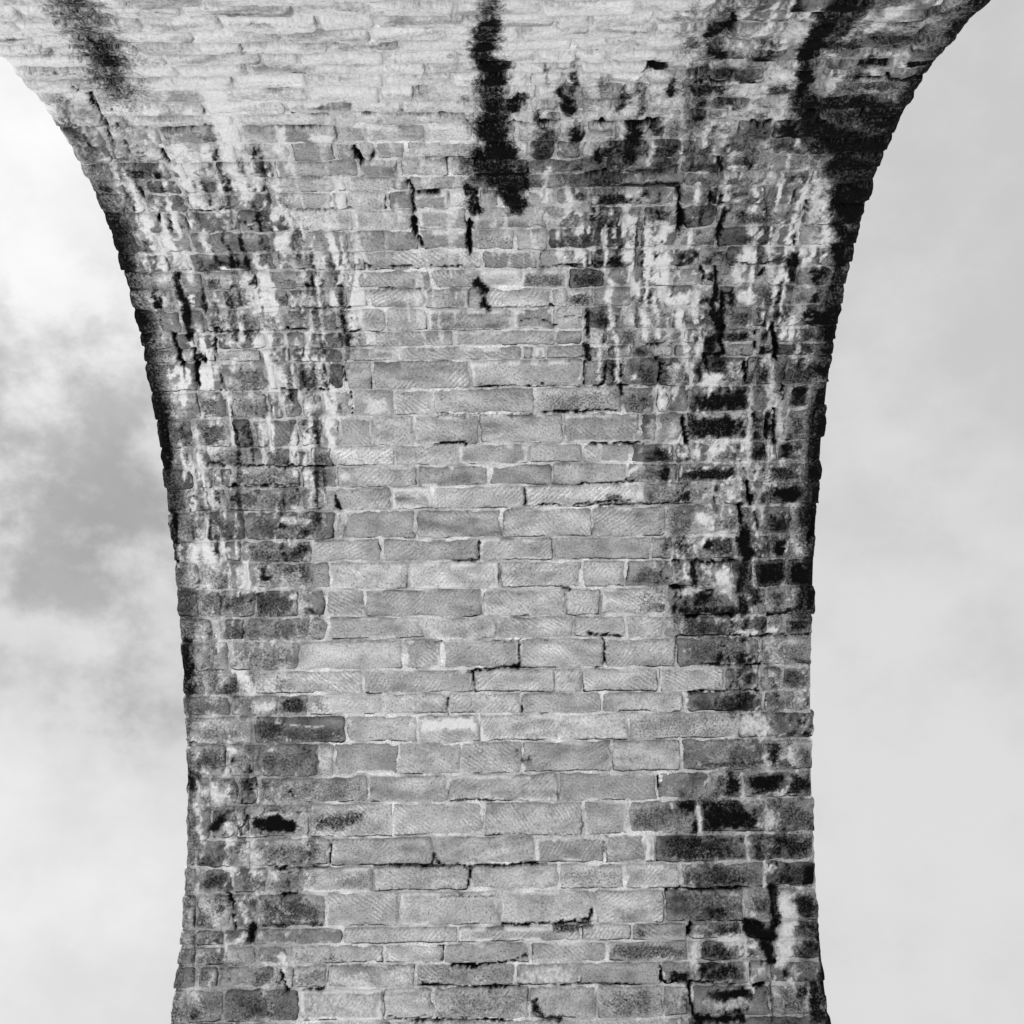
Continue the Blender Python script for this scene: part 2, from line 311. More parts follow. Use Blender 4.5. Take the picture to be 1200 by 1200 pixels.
('D',[(-2.34,7.72),(-1.71,7.54)],0.048,0.049,0.5,0.35),
('D',[(-1.9,7.71),(-1.7,7.6)],0.048,0.049,0.8,0.5),
('D',[(-3.0,7.51),(-2.37,7.28)],0.048,0.049,0.35,0.6),
('D',[(-2.3,7.5),(-1.61,7.27)],0.048,0.049,0.4,0.6),
('D',[(-3.01,7.26),(-2.26,7.02)],0.048,0.049,0.55,0.6),
('D',[(-2.33,7.23),(-1.84,7.01)],0.048,0.049,0.6,0.6),
('D',[(-1.84,7.09),(-1.62,6.98)],0.048,0.049,0.7,0.6),
('D',[(-2.99,6.99),(-2.87,6.8)],0.048,0.049,0.6,0.5),
('D',[(-2.68,6.98),(-1.58,6.78)],0.048,0.049,0.4,0.6),
('D',[(-2.53,6.76),(-1.89,6.49)],0.049,0.049,0.38,0.5),
('D',[(-2.89,6.45),(-2.59,6.29)],0.049,0.049,0.45,0.6),
('D',[(-2.59,6.32),(-2.43,6.26)],0.049,0.049,0.9,0.6),
('D',[(-2.28,6.45),(-1.9,6.28)],0.049,0.049,0.35,0.5),
('D',[(-2.95,6.25),(-2.53,6.09)],0.049,0.049,0.4,0.6),
('D',[(-2.11,6.24),(-1.8,6.06)],0.049,0.049,0.75,0.4),
('D',[(-1.78,6.23),(-1.62,6.07)],0.049,0.049,0.5,0.6),
('D',[(-2.31,6.04),(-2.05,5.81)],0.049,0.048,0.6,0.5),
('D',[(-2.05,5.93),(-1.47,5.78)],0.049,0.048,0.5,0.5),
('D',[(-2.92,6.03),(-2.36,5.83)],0.049,0.048,0.35,0.7),
('D',[(-2.93,5.78),(-2.55,5.54)],0.049,0.048,0.6,0.6),
('D',[(-2.55,5.75),(-1.73,5.52)],0.049,0.048,0.5,0.7),
('D',[(-2.54,5.5),(-2.15,5.35)],0.049,0.048,0.7,0.7),
('D',[(-2.3,5.45),(-1.23,5.22)],0.048,0.048,0.38,0.5),
('D',[(-1.63,5.46),(-1.24,5.24)],0.048,0.048,0.35,0.4),
('d',[(-2.25,5.06),(-2.12,5.07),(-1.97,5.04)],0.073,0.071,1.0,0.45),
('d',[(-1.69,5.04),(-1.33,5.09)],0.073,0.071,0.65,0.8),
('d',[(-2.7,5.02),(-2.6,5.1)],0.048,0.047,0.95,0.6),
('D',[(-2.47,5.03),(-1.79,4.92)],0.048,0.047,0.4,0.5),
('D',[(-2.84,4.87),(-2.36,4.67)],0.048,0.047,0.4,0.6),
('D',[(-2.33,4.86),(-1.62,4.67)],0.048,0.047,0.5,0.7),
('d',[(-1.59,4.85),(-1.6,4.64)],0.013,0.012,1.0,0.3),
('d',[(-2.05,4.64),(-1.62,4.64)],0.013,0.012,0.9,0.3),
('D',[(-2.81,4.63),(-2.57,4.41)],0.048,0.046,0.7,0.6),
('D',[(-2.45,4.59),(-2.19,4.42)],0.048,0.046,0.5,0.6),
('D',[(-1.57,4.61),(-1.2,4.42)],0.048,0.046,0.35,0.7),
('d',[(-2.11,4.64),(-1.97,4.6)],0.024,0.023,0.95,0.6),
('d',[(-2.03,4.58),(-1.98,4.5)],0.016,0.015,0.8,0.5),
('d',[(-2.03,4.41),(-1.93,4.41)],0.016,0.015,0.95,0.4),
('D',[(-2.29,4.37),(-1.64,4.11)],0.048,0.046,0.6,0.5),
('d',[(-2.24,4.13),(-1.68,4.13)],0.032,0.03,0.9,0.7),
('d',[(-2.57,4.43),(-2.51,4.32),(-2.48,4.1)],0.024,0.023,0.9,0.4),
('d',[(-2.33,4.12),(-2.31,4.01)],0.048,0.045,1.0,0.4),
('d',[(-2.86,4.05),(-2.87,3.81)],0.024,0.022,0.7,0.6),
('D',[(-2.85,3.9),(-2.59,3.8)],0.048,0.045,0.5,0.5),
('D',[(-2.84,4.08),(-2.58,3.95)],0.048,0.045,0.35,0.5),
('D',[(-1.98,3.89),(-1.7,3.77)],0.048,0.045,0.4,0.5),
('D',[(-1.7,3.85),(-1.47,3.77)],0.048,0.045,0.45,0.6),
('d',[(-2.04,3.72),(-1.98,3.55)],0.02,0.019,1.0,0.3),
('D',[(-2.35,3.71),(-2.11,3.57)],0.047,0.044,0.6,0.5),
('D',[(-2.75,3.75),(-2.57,3.56)],0.047,0.044,0.4,0.7),
('D',[(-1.92,3.74),(-1.64,3.58)],0.047,0.044,0.45,0.5),
('d',[(-1.81,3.55),(-1.64,3.55)],0.014,0.013,0.95,0.4),
('D',[(-2.57,3.53),(-1.91,3.27)],0.047,0.044,0.55,0.7),
('D',[(-3.02,3.53),(-2.59,3.28)],0.047,0.044,0.4,0.7),
('D',[(-2.88,3.38),(-2.79,3.31)],0.047,0.044,0.8,0.6),
('d',[(2.12,13.17),(2.13,12.81),(2.13,12.49)],0.095,0.194,1.0,0.5),
('d',[(2.25,13.13),(2.25,12.75)],0.074,0.15,0.85,0.9),
('d',[(2.13,12.49),(2.19,12.14),(2.2,12.03)],0.058,0.098,1.0,0.45),
('d',[(2.21,12.0),(2.39,11.67),(2.62,11.48)],0.105,0.156,0.9,0.6),
('d',[(2.44,11.9),(2.94,11.75)],0.122,0.185,0.9,0.8),
('d',[(2.44,11.57),(2.92,11.43)],0.139,0.196,0.9,0.8),
('d',[(2.68,11.26),(2.93,11.17)],0.143,0.191,0.92,0.7),
('d',[(2.77,11.04),(2.88,11.0)],0.106,0.137,0.92,0.7),
('d',[(2.76,10.91),(2.92,10.74)],0.095,0.118,0.95,0.5),
('d',[(2.83,10.66),(2.94,10.49)],0.077,0.091,0.95,0.5),
('d',[(2.85,10.45),(2.94,10.16)],0.064,0.074,0.95,0.6),
('d',[(2.5,12.2),(3.02,12.19)],0.02,0.034,1.0,0.5),
('d',[(2.47,12.39),(2.66,12.39)],0.022,0.041,1.0,0.6),
('d',[(2.81,12.37),(2.96,12.4)],0.028,0.051,1.0,0.6),
('d',[(2.52,12.87),(2.72,12.89)],0.021,0.044,1.0,0.6),
('d',[(2.45,12.69),(2.77,12.68)],0.043,0.085,0.75,0.9),
('d',[(2.67,13.01),(2.97,13.07)],0.046,0.101,0.7,0.9),
('d',[(2.7,12.74),(2.96,12.62)],0.054,0.105,0.65,0.9),
('d',[(2.56,12.53),(2.94,12.54)],0.027,0.052,0.6,0.9),
('d',[(2.48,12.09),(2.94,12.07)],0.041,0.068,0.65,0.9),
('d',[(2.21,12.59),(2.39,12.54)],0.049,0.093,0.8,0.9),
('d',[(1.54,13.06),(1.55,12.95)],0.031,0.066,1.0,0.5),
('d',[(1.54,12.88),(1.43,12.76)],0.037,0.075,1.0,0.6),
('d',[(1.33,12.67),(1.37,12.62)],0.043,0.084,0.7,0.7),
('d',[(1.48,12.57),(1.57,12.46)],0.044,0.082,0.9,0.6),
('d',[(1.44,12.23),(1.67,12.22)],0.017,0.03,1.0,0.4),
('d',[(1.43,12.31),(1.62,12.33)],0.039,0.07,0.75,0.7),
('d',[(1.46,12.11),(1.63,12.11)],0.035,0.058,0.8,0.7),
('D',[(1.46,12.02),(1.64,11.87)],0.036,0.057,0.85,0.5),
('D',[(1.46,11.87),(1.6,11.73)],0.037,0.056,1.0,0.3),
('d',[(1.42,11.97),(1.36,12.17),(1.4,12.46)],0.029,0.049,0.6,0.8),
('d',[(1.35,12.89),(1.27,13.11)],0.05,0.113,0.5,0.9),
('d',[(1.72,12.25),(1.84,12.2)],0.034,0.059,0.75,0.7),
('d',[(1.92,11.72),(2.22,11.74)],0.012,0.019,1.0,0.4),
('d',[(1.86,12.01),(2.12,12.0)],0.012,0.019,0.8,0.5),
('d',[(1.69,13.21),(1.66,13.14)],0.04,0.091,0.5,0.8),
('d',[(1.5,11.05),(1.55,10.66)],0.027,0.033,1.0,0.35),
('d',[(1.56,10.79),(1.55,10.66)],0.034,0.042,1.0,0.35),
('d',[(1.75,10.99),(1.76,10.89)],0.02,0.025,0.9,0.5),
('d',[(1.82,10.98),(1.84,10.89)],0.027,0.034,1.0,0.4),
('d',[(1.88,10.82),(1.87,10.7),(1.87,10.55)],0.027,0.034,1.0,0.4),
('d',[(1.75,11.37),(1.8,11.23)],0.026,0.035,0.9,0.5),
('d',[(2.5,10.78),(2.51,10.88)],0.02,0.025,0.95,0.4),
('d',[(2.49,10.58),(2.5,10.46)],0.021,0.025,0.9,0.5),
('d',[(2.39,11.01),(2.41,10.93)],0.02,0.026,0.9,0.5),
('D',[(1.97,10.82),(2.24,10.65)],0.041,0.05,0.7,0.7),
('D',[(1.99,10.62),(2.21,10.5)],0.042,0.05,0.5,0.7),
('d',[(1.88,10.89),(2.2,10.88)],0.013,0.017,0.95,0.4),
('D',[(1.85,11.04),(2.07,10.95)],0.04,0.051,0.6,0.5),
('D',[(1.83,11.19),(2.11,11.09)],0.039,0.052,0.6,0.5),
('D',[(1.49,11.33),(1.76,11.24)],0.039,0.052,0.5,0.5),
('D',[(1.51,11.2),(1.78,11.1)],0.039,0.052,0.5,0.5),
('D',[(1.8,11.36),(2.01,11.28)],0.039,0.053,0.5,0.6),
('D',[(1.96,11.68),(2.08,11.58)],0.037,0.055,0.6,0.5),
('D',[(1.93,11.51),(2.11,11.39)],0.038,0.053,0.5,0.5),
('D',[(1.62,11.7),(1.88,11.59)],0.037,0.055,0.4,0.6),
('D',[(1.56,11.49),(1.7,11.39)],0.038,0.053,0.7,0.6),
('D',[(0.53,11.31),(0.89,11.2)],0.039,0.052,0.4,0.4),
('D',[(0.93,11.3),(1.44,11.22)],0.039,0.052,0.4,0.4),
('D',[(0.58,10.83),(0.77,10.69)],0.041,0.05,0.5,0.4),
('D',[(0.81,10.83),(1.08,10.68)],0.041,0.05,0.55,0.35),
('D',[(0.52,10.62),(0.94,10.47)],0.042,0.05,0.5,0.4),
('D',[(0.98,10.61),(1.23,10.53)],0.041,0.05,0.4,0.6),
('D',[(0.34,11.2),(0.47,11.07)],0.039,0.052,0.45,0.4),
('D',[(-0.1,10.63),(0.22,10.47)],0.042,0.05,0.35,0.4),
('d',[(2.51,10.38),(2.53,10.17)],0.043,0.049,1.0,0.5),
('d',[(2.26,10.2),(2.28,10.23)],0.028,0.033,0.9,0.5),
('d',[(2.0,10.32),(2.18,10.29),(2.46,10.31)],0.016,0.018,1.0,0.4),
('d',[(1.88,10.29),(1.92,10.1)],0.021,0.024,1.0,0.4),
('d',[(1.77,10.27),(1.79,10.14)],0.018,0.02,0.9,0.5),
('d',[(1.9,10.08),(1.94,9.82)],0.037,0.041,1.0,0.35),
('d',[(1.97,10.06),(2.02,9.69)],0.033,0.036,0.95,0.45),
('d',[(2.05,10.02),(2.07,9.91)],0.036,0.041,0.9,0.5),
('d',[(1.97,9.78),(2.01,9.59)],0.045,0.049,0.95,0.5),
('d',[(1.92,9.58),(1.93,9.45)],0.06,0.065,1.0,0.35),
('d',[(1.97,9.43),(2.04,9.43)],0.03,0.032,1.0,0.5),
('d',[(1.88,9.43),(1.92,9.29)],0.019,0.02,0.95,0.5),
('d',[(2.01,9.61),(2.05,9.43)],0.026,0.028,0.95,0.5),
('D',[(2.05,9.88),(2.27,9.7)],0.044,0.049,0.65,0.6),
('D',[(2.06,9.69),(2.27,9.55)],0.045,0.049,0.85,0.6),
('D',[(2.31,9.67),(2.44,9.57)],0.045,0.049,0.9,0.5),
('d',[(2.44,9.77),(2.51,9.4)],0.03,0.032,1.0,0.45),
('d',[(2.3,9.65),(2.31,9.49)],0.015,0.016,0.9,0.5),
('D',[(2.72,9.87),(3.01,9.69)],0.044,0.049,1.0,0.45),
('D',[(2.86,9.69),(3.04,9.41)],0.045,0.049,1.0,0.4),
('D',[(2.61,10.05),(2.7,9.95)],0.044,0.049,0.6,0.6),
('d',[(2.89,10.17),(2.94,9.92)],0.036,0.041,0.95,0.6),
('D',[(1.81,9.37),(1.9,9.16)],0.046,0.049,0.85,0.5),
('d',[(2.23,9.37),(2.28,9.16)],0.03,0.032,1.0,0.4),
('D',[(2.34,9.37),(2.48,9.16)],0.046,0.049,0.75,0.5),
('d',[(2.61,9.36),(2.6,9.16),(2.61,9.0)],0.019,0.02,1.0,0.4),
('D',[(2.63,9.36),(2.76,9.2)],0.046,0.049,0.6,0.6),
('D',[(2.76,9.38),(2.94,9.15)],0.046,0.049,0.75,0.6),
('D',[(2.89,9.38),(3.04,9.14)],0.046,0.049,1.0,0.5),
('D',[(2.64,9.09),(2.87,8.91)],0.046,0.049,0.75,0.6),
('D',[(2.85,9.11),(3.05,8.89)],0.046,0.049,1.0,0.5),
('D',[(2.66,8.85),(2.86,8.62)],0.047,0.049,0.65,0.6),
('D',[(2.92,8.86),(3.06,8.6)],0.047,0.049,1.0,0.45),
('D',[(2.59,8.59),(2.75,8.51)],0.047,0.049,0.95,0.5),
('D',[(2.89,8.59),(3.05,8.41)],0.047,0.049,1.0,0.4),
('D',[(2.51,8.39),(2.85,8.24)],0.047,0.049,0.75,0.6),
('D',[(2.85,8.4),(3.03,8.21)],0.047,0.049,1.0,0.35),
('D',[(2.58,8.2),(2.9,8.02)],0.048,0.049,1.0,0.5),
('D',[(2.89,8.22),(3.04,8.01)],0.048,0.049,1.0,0.4),
('D',[(2.46,8.15),(2.59,8.02)],0.048,0.049,0.8,0.6),
('D',[(1.18,9.39),(1.31,9.26)],0.045,0.049,0.5,0.5),
('D',[(1.26,9.39),(1.48,9.16)],0.046,0.049,0.6,0.5),
('D',[(1.51,9.34),(1.71,9.16)],0.046,0.049,0.55,0.6),
('D',[(1.19,9.1),(1.46,8.92)],0.046,0.049,0.6,0.4),
('D',[(0.45,9.12),(1.12,8.91)],0.046,0.049,0.45,0.35),
('D',[(1.79,9.06),(2.32,8.92)],0.046,0.049,0.92,0.35),
('D',[(1.76,8.87),(2.28,8.64)],0.047,0.049,0.85,0.4),
('D',[(2.11,8.84),(2.29,8.66)],0.047,0.049,0.5,0.5),
('d',[(1.72,8.85),(1.75,8.7),(1.78,8.6)],0.027,0.028,1.0,0.3),
('d',[(2.37,8.88),(2.4,8.64)],0.019,0.02,0.9,0.5),
('d',[(2.5,8.86),(2.51,8.63)],0.031,0.033,1.0,0.5),
('d',[(2.54,8.92),(2.58,8.59)],0.023,0.024,1.0,0.5),
('D',[(2.02,8.55),(2.35,8.42)],0.047,0.049,0.55,0.6),
('D',[(2.4,8.56),(2.5,8.45)],0.047,0.049,0.7,0.5),
('D',[(1.71,8.37),(2.27,8.26)],0.047,0.049,0.88,0.4),
('D',[(1.24,8.37),(1.69,8.26)],0.047,0.049,0.45,0.5),
('D',[(1.4,8.22),(2.11,8.03)],0.047,0.049,0.45,0.6),
('d',[(2.35,8.23),(2.39,8.02)],0.032,0.033,1.0,0.35),
('d',[(0.95,9.15),(1.02,9.17),(1.21,9.16)],0.019,0.02,1.0,0.4),
('d',[(1.02,9.39),(1.02,9.2)],0.015,0.016,1.0,0.3),
('d',[(1.16,9.39),(1.16,9.26)],0.014,0.015,1.0,0.3),
('d',[(0.86,9.55),(0.86,9.43)],0.041,0.045,1.0,0.25),
('d',[(0.84,9.88),(0.86,9.59)],0.022,0.024,0.85,0.4),
('d',[(0.83,9.39),(0.84,9.17)],0.014,0.015,0.8,0.4),
('d',[(1.0,9.75),(1.0,9.57)],0.019,0.02,0.9,0.4),
('d',[(0.94,9.77),(0.96,9.69)],0.012,0.013,0.8,0.4),
('d',[(1.25,9.99),(1.27,9.71)],0.015,0.016,0.7,0.6),
('D',[(1.15,9.69),(1.28,9.57)],0.045,0.049,0.6,0.5),
('D',[(1.56,9.68),(1.68,9.58)],0.045,0.049,0.5,0.5),
('D',[(1.25,9.52),(1.39,9.41)],0.045,0.049,0.7,0.5),
('d',[(1.38,9.55),(1.47,9.55)],0.022,0.024,0.9,0.5),
('d',[(1.45,9.42),(1.5,9.36),(1.49,9.19)],0.015,0.016,0.95,0.4),
('d',[(1.15,9.17),(1.18,9.06)],0.023,0.024,1.0,0.4),
('d',[(0.25,9.77),(0.31,9.81),(0.42,9.83),(0.49,9.78),(0.58,9.74)],0.012,0.013,0.95,0.4),
('d',[(0.6,9.82),(0.71,9.84),(0.8,9.8)],0.012,0.013,0.8,0.5),
('D',[(0.29,10.25),(0.63,10.12)],0.043,0.049,0.5,0.35),
('D',[(0.71,10.25),(0.97,10.11)],0.043,0.049,0.65,0.35),
('D',[(0.68,10.06),(0.88,9.92)],0.044,0.049,0.7,0.35),
('d',[(0.02,9.92),(0.56,9.92)],0.013,0.015,0.85,0.4),
('d',[(-0.11,9.18),(0.57,9.19)],0.015,0.016,0.9,0.5),
('d',[(0.46,8.92),(1.11,8.93)],0.019,0.02,0.95,0.4),
('d',[(-0.49,8.91),(0.38,8.91)],0.012,0.013,0.75,0.5),
('d',[(-0.52,8.65),(-0.24,8.64)],0.023,0.024,0.9,0.5),
('d',[(0.88,8.62),(1.42,8.62)],0.012,0.013,0.8,0.4),
('d',[(0.57,8.23),(1.28,8.26)],0.016,0.016,0.95,0.4),
('d',[(0.33,8.03),(1.28,8.07)],0.016,0.016,0.9,0.4),
('d',[(0.3,8.18),(0.29,8.04)],0.02,0.02,0.8,0.5),
('d',[(1.0,8.03),(1.68,8.04)],0.014,0.015,0.85,0.5),
('d',[(1.06,8.09),(1.17,8.09)],0.039,0.041,0.75,0.6),
('d',[(2.29,8.01),(2.32,7.74)],0.032,0.033,1.0,0.5),
('d',[(2.34,7.74),(2.37,7.49)],0.08,0.082,1.0,0.35),
('d',[(2.34,7.45),(2.32,7.21)],0.064,0.066,0.95,0.6),
('d',[(2.41,7.21),(2.45,7.08)],0.048,0.049,0.9,0.7),
('d',[(2.33,7.12),(2.35,6.96)],0.048,0.049,1.0,0.5),
('d',[(2.43,7.94),(2.48,7.78)],0.024,0.025,0.9,0.5),
('D',[(2.5,7.93),(2.84,7.71)],0.048,0.049,0.8,0.6),
('D',[(2.79,7.94),(3.0,7.73)],0.048,0.049,0.7,0.7),
('d',[(2.97,7.95),(2.96,7.69)],0.032,0.033,1.0,0.5),
('D',[(2.58,7.69),(2.73,7.51)],0.048,0.049,1.0,0.4),
('D',[(2.47,7.47),(2.73,7.24)],0.048,0.049,0.95,0.4),
('D',[(2.74,7.49),(2.93,7.21)],0.048,0.049,1.0,0.35),
('D',[(2.89,7.21),(3.0,6.97)],0.048,0.049,1.0,0.2),
('d',[(2.94,7.48),(2.99,7.24)],0.04,0.041,0.8,0.6),
('D',[(2.61,7.2),(2.74,6.97)],0.048,0.049,0.6,0.7),
('d',[(2.58,6.96),(2.9,7.02)],0.032,0.033,1.0,0.6),
('D',[(2.04,7.7),(2.29,7.52)],0.048,0.049,0.7,0.5),
('D',[(1.97,7.69),(2.06,7.6)],0.048,0.049,1.0,0.4),
('d',[(1.76,7.71),(1.81,7.54)],0.032,0.033,0.8,0.6),
('d',[(1.69,7.48),(2.29,7.47)],0.016,0.016,1.0,0.4),
('D',[(1.3,7.44),(1.67,7.23)],0.048,0.049,0.5,0.5),
('d',[(1.87,7.42),(1.89,7.25)],0.04,0.041,0.95,0.5),
('d',[(1.65,7.23),(1.77,7.23)],0.024,0.025,0.95,0.5),
('d',[(1.98,7.21),(2.05,7.19)],0.024,0.025,0.9,0.5),
('D',[(1.33,7.19),(1.62,6.97)],0.048,0.049,0.45,0.7),
('D',[(1.69,7.18),(2.27,6.95)],0.048,0.049,0.65,0.7),
('d',[(1.77,7.0),(2.25,6.99)],0.048,0.049,0.95,0.7),
('d',[(1.81,6.95),(2.27,6.95)],0.018,0.018,1.0,0.4),
('D',[(1.65,6.93),(2.29,6.76)],0.048,0.049,0.6,0.7),
('D',[(2.33,6.92),(2.58,6.78)],0.048,0.049,0.5,0.6),
('D',[(2.71,6.94),(2.98,6.77)],0.048,0.049,0.8,0.7),
('d',[(1.69,6.76),(2.98,6.75)],0.013,0.013,0.95,0.4),
('d',[(0.88,6.8),(1.16,6.78)],0.024,0.025,0.95,0.5),
('d',[(1.02,6.74),(1.04,6.53),(0.93,6.46)],0.016,0.016,0.9,0.5),
('d',[(1.7,6.74),(1.69,6.48)],0.015,0.015,0.6,0.5),
('D',[(1.77,6.72),(2.51,6.48)],0.049,0.049,0.45,0.35),
('d',[(1.81,6.49),(2.5,6.47)],0.015,0.015,0.95,0.4),
('D',[(2.54,6.71),(2.98,6.46)],0.049,0.049,0.45,0.7),
('d',[(2.82,6.53),(2.98,6.48)],0.032,0.033,0.8,0.6),
('D',[(2.17,6.43),(2.31,6.27)],0.049,0.049,0.5,0.4),
('D',[(2.33,6.41),(2.45,6.28)],0.049,0.049,0.8,0.5),
('D',[(2.54,6.43),(2.98,6.22)],0.049,0.049,0.6,0.7),
('D',[(2.05,6.22),(2.52,6.04)],0.049,0.049,0.7,0.35),
('D',[(1.81,6.23),(2.07,6.05)],0.049,0.049,0.35,0.6),
('D',[(2.53,6.18),(2.82,6.06)],0.049,0.049,0.5,0.6),
('D',[(1.28,6.02),(2.28,5.77)],0.049,0.048,0.35,0.3),
('d',[(1.81,6.23),(2.49,6.23)],0.016,0.016,0.9,0.4),
('D',[(2.88,5.85),(2.99,5.77)],0.049,0.048,1.0,0.5),
('D',[(2.73,5.98),(2.97,5.79)],0.049,0.048,0.35,0.7),
('D',[(2.53,5.74),(2.68,5.53)],0.049,0.048,0.85,0.5),
('D',[(2.87,5.72),(2.98,5.49)],0.049,0.048,0.6,0.6),
('D',[(2.56,5.59),(2.84,5.47)],0.049,0.048,0.6,0.6),
('d',[(1.95,5.53),(2.52,5.55)],0.032,0.032,0.7,0.5),
('D',[(1.76,5.77),(2.24,5.62)],0.049,0.048,0.3,0.5),
('D',[(2.01,5.45),(2.29,5.24)],0.048,0.048,0.6,0.3),
('D',[(2.35,5.46),(2.72,5.29)],0.048,0.048,0.95,0.5),
('D',[(2.72,5.45),(2.98,5.22)],0.048,0.048,0.85,0.5),
('D',[(2.35,5.3),(2.55,5.22)],0.048,0.048,0.8,0.5),
('d',[(1.52,5.43),(1.52,5.31)],0.016,0.016,0.95,0.4),
('D',[(1.27,5.16),(1.86,4.92)],0.048,0.047,0.5,0.45),
('D',[(1.27,5.16),(1.41,4.94)],0.048,0.047,0.5,0.4),
('D',[(1.94,5.16),(2.46,4.91)],0.048,0.047,0.95,0.45),
('D',[(2.02,5.14),(2.38,5.0)],0.048,0.047,0.8,0.5),
('D',[(2.63,5.16),(2.98,4.89)],0.048,0.047,0.6,0.5),
('D',[(1.51,4.86),(2.3,4.64)],0.048,0.047,0.75,0.4),
('D',[(1.73,4.86),(2.31,4.75)],0.048,0.047,0.6,0.6),
('D',[(2.34,4.86),(2.65,4.66)],0.048,0.047,0.4,0.7),
('D',[(2.66,4.86),(2.98,4.63)],0.048,0.047,0.8,0.6),
('D',[(1.73,4.61),(2.48,4.39)],0.048,0.046,0.6,0.5),
('D',[(1.96,4.56),(2.48,4.39)],0.048,0.046,0.7,0.6),
('D',[(2.05,4.6),(2.36,4.51)],0.048,0.046,0.5,0.6),
('D',[(2.57,4.59),(2.98,4.39)],0.048,0.046,0.6,0.7),
('D',[(1.6,4.37),(2.26,4.11)],0.048,0.046,0.5,0.4),
('D',[(1.91,4.23),(2.15,4.12)],0.048,0.046,0.8,0.6),
('d',[(1.56,4.39),(2.36,4.39)],0.02,0.019,1.0,0.4),
('D',[(2.33,4.36),(2.5,4.13)],0.048,0.046,0.6,0.6),
('d',[(2.56,4.38),(2.56,4.1)],0.048,0.046,1.0,0.3),
('d',[(2.33,4.05),(2.53,3.94)],0.072,0.068,1.0,0.4),
('d',[(2.44,3.94),(2.5,3.75)],0.048,0.045,1.0,0.4),
('d',[(2.57,4.16),(2.51,3.86)],0.048,0.045,1.0,0.4),
('D',[(2.76,4.35),(2.97,4.12)],0.048,0.046,0.85,0.6),
('d',[(1.78,4.08),(1.76,3.99)],0.032,0.03,1.0,0.3),
('D',[(2.02,4.05),(2.26,3.97)],0.048,0.045,0.7,0.5),
('D',[(1.24,4.06),(1.38,3.95)],0.048,0.045,0.6,0.5),
('D',[(1.03,3.91),(1.73,3.77)],0.048,0.045,0.6,0.35),
('D',[(1.9,3.9),(2.24,3.68)],0.047,0.045,0.7,0.6),
('D',[(1.85,3.72),(2.24,3.57)],0.047,0.044,0.85,0.6),
('D',[(1.59,3.66),(1.76,3.57)],0.047,0.044,0.9,0.5),
('d',[(1.56,3.58),(2.16,3.55)],0.02,0.018,1.0,0.4),
('d',[(1.49,3.73),(1.49,3.58),(1.64,3.59)],0.016,0.015,1.0,0.4),
('D',[(0.93,3.53),(1.47,3.27)],0.047,0.044,0.5,0.4),
('D',[(1.92,3.51),(2.34,3.4)],0.047,0.044,0.95,0.5),
('D',[(1.99,3.33),(2.26,3.23)],0.047,0.044,1.0,0.5),
('d',[(1.82,3.24),(2.22,3.25)],0.039,0.036,1.0,0.4),
('d',[(1.74,3.54),(1.76,3.28)],0.02,0.018,0.95,0.4),
('d',[(2.99,4.04),(3.01,3.7),(3.0,3.2)],0.047,0.045,1.0,0.35),
('d',[(2.91,3.52),(2.91,3.23)],0.055,0.051,0.9,0.6),
('D',[(2.78,3.97),(2.92,3.74)],0.048,0.045,0.6,0.6),
('D',[(2.55,3.49),(2.84,3.23)],0.047,0.044,0.6,0.7),
('d',[(2.5,3.71),(2.49,3.23)],0.024,0.022,0.7,0.6),
('d',[(2.35,3.52),(2.43,3.54)],0.032,0.03,0.9,0.5),
('d',[(-0.27,6.45),(0.07,6.49),(0.21,6.48)],0.021,0.021,0.9,0.5),
('d',[(-0.22,6.43),(-0.21,6.25)],0.018,0.018,0.85,0.5),
('d',[(0.22,6.73),(0.22,6.5)],0.013,0.013,0.95,0.3),
('d',[(-0.66,6.74),(-0.48,6.74)],0.016,0.016,1.0,0.4),
('d',[(-0.14,7.68),(-0.15,7.53)],0.016,0.016,1.0,0.3),
('d',[(-0.39,7.52),(-0.15,7.52)],0.016,0.016,0.8,0.5),
('d',[(0.04,7.47),(0.04,7.26)],0.016,0.016,0.7,0.4),
('d',[(0.64,7.25),(0.71,7.22)],0.032,0.033,0.8,0.6),
('d',[(0.48,6.75),(-0.01,6.74)],0.013,0.013,0.75,0.5),
('d',[(-0.46,6.21),(-0.47,6.04)],0.013,0.013,0.9,0.3),
('d',[(0.24,6.19),(0.24,6.05)],0.013,0.013,0.85,0.3),
('d',[(0.18,5.71),(0.19,5.59),(0.3,5.59),(0.28,5.65)],0.011,0.011,0.8,0.4),
('d',[(-0.44,5.24),(-0.28,5.25),(-0.03,5.23)],0.024,0.024,0.75,0.6),
('d',[(-0.64,4.64),(-0.62,4.75),(-0.57,4.66)],0.021,0.02,0.8,0.5),
('d',[(-1.17,4.65),(-0.32,4.63)],0.018,0.017,0.85,0.5),
('d',[(-0.32,4.62),(0.44,4.64)],0.018,0.017,0.8,0.5),
('d',[(-0.28,4.59),(-0.29,4.44)],0.016,0.015,0.95,0.4),
('d',[(0.03,4.09),(0.59,4.11),(0.83,4.13),(0.85,4.2)],0.019,0.018,0.9,0.4),
('d',[(0.55,4.06),(0.83,4.09)],0.048,0.046,0.7,0.6),
('d',[(-0.57,3.91),(-0.53,3.92),(-0.55,3.79)],0.02,0.019,0.8,0.5),
('d',[(-0.45,3.75),(-0.21,3.74),(0.11,3.78),(0.24,3.83)],0.019,0.018,0.9,0.4),
('d',[(-0.73,3.59),(-0.37,3.56),(0.18,3.55)],0.017,0.016,0.9,0.4),
('d',[(0.3,3.41),(0.37,3.3),(0.53,3.27)],0.039,0.036,0.85,0.5),
('d',[(0.42,3.56),(1.25,3.57)],0.014,0.013,0.8,0.5),
('d',[(-0.62,3.5),(-0.57,3.28)],0.094,0.087,0.25,0.8),
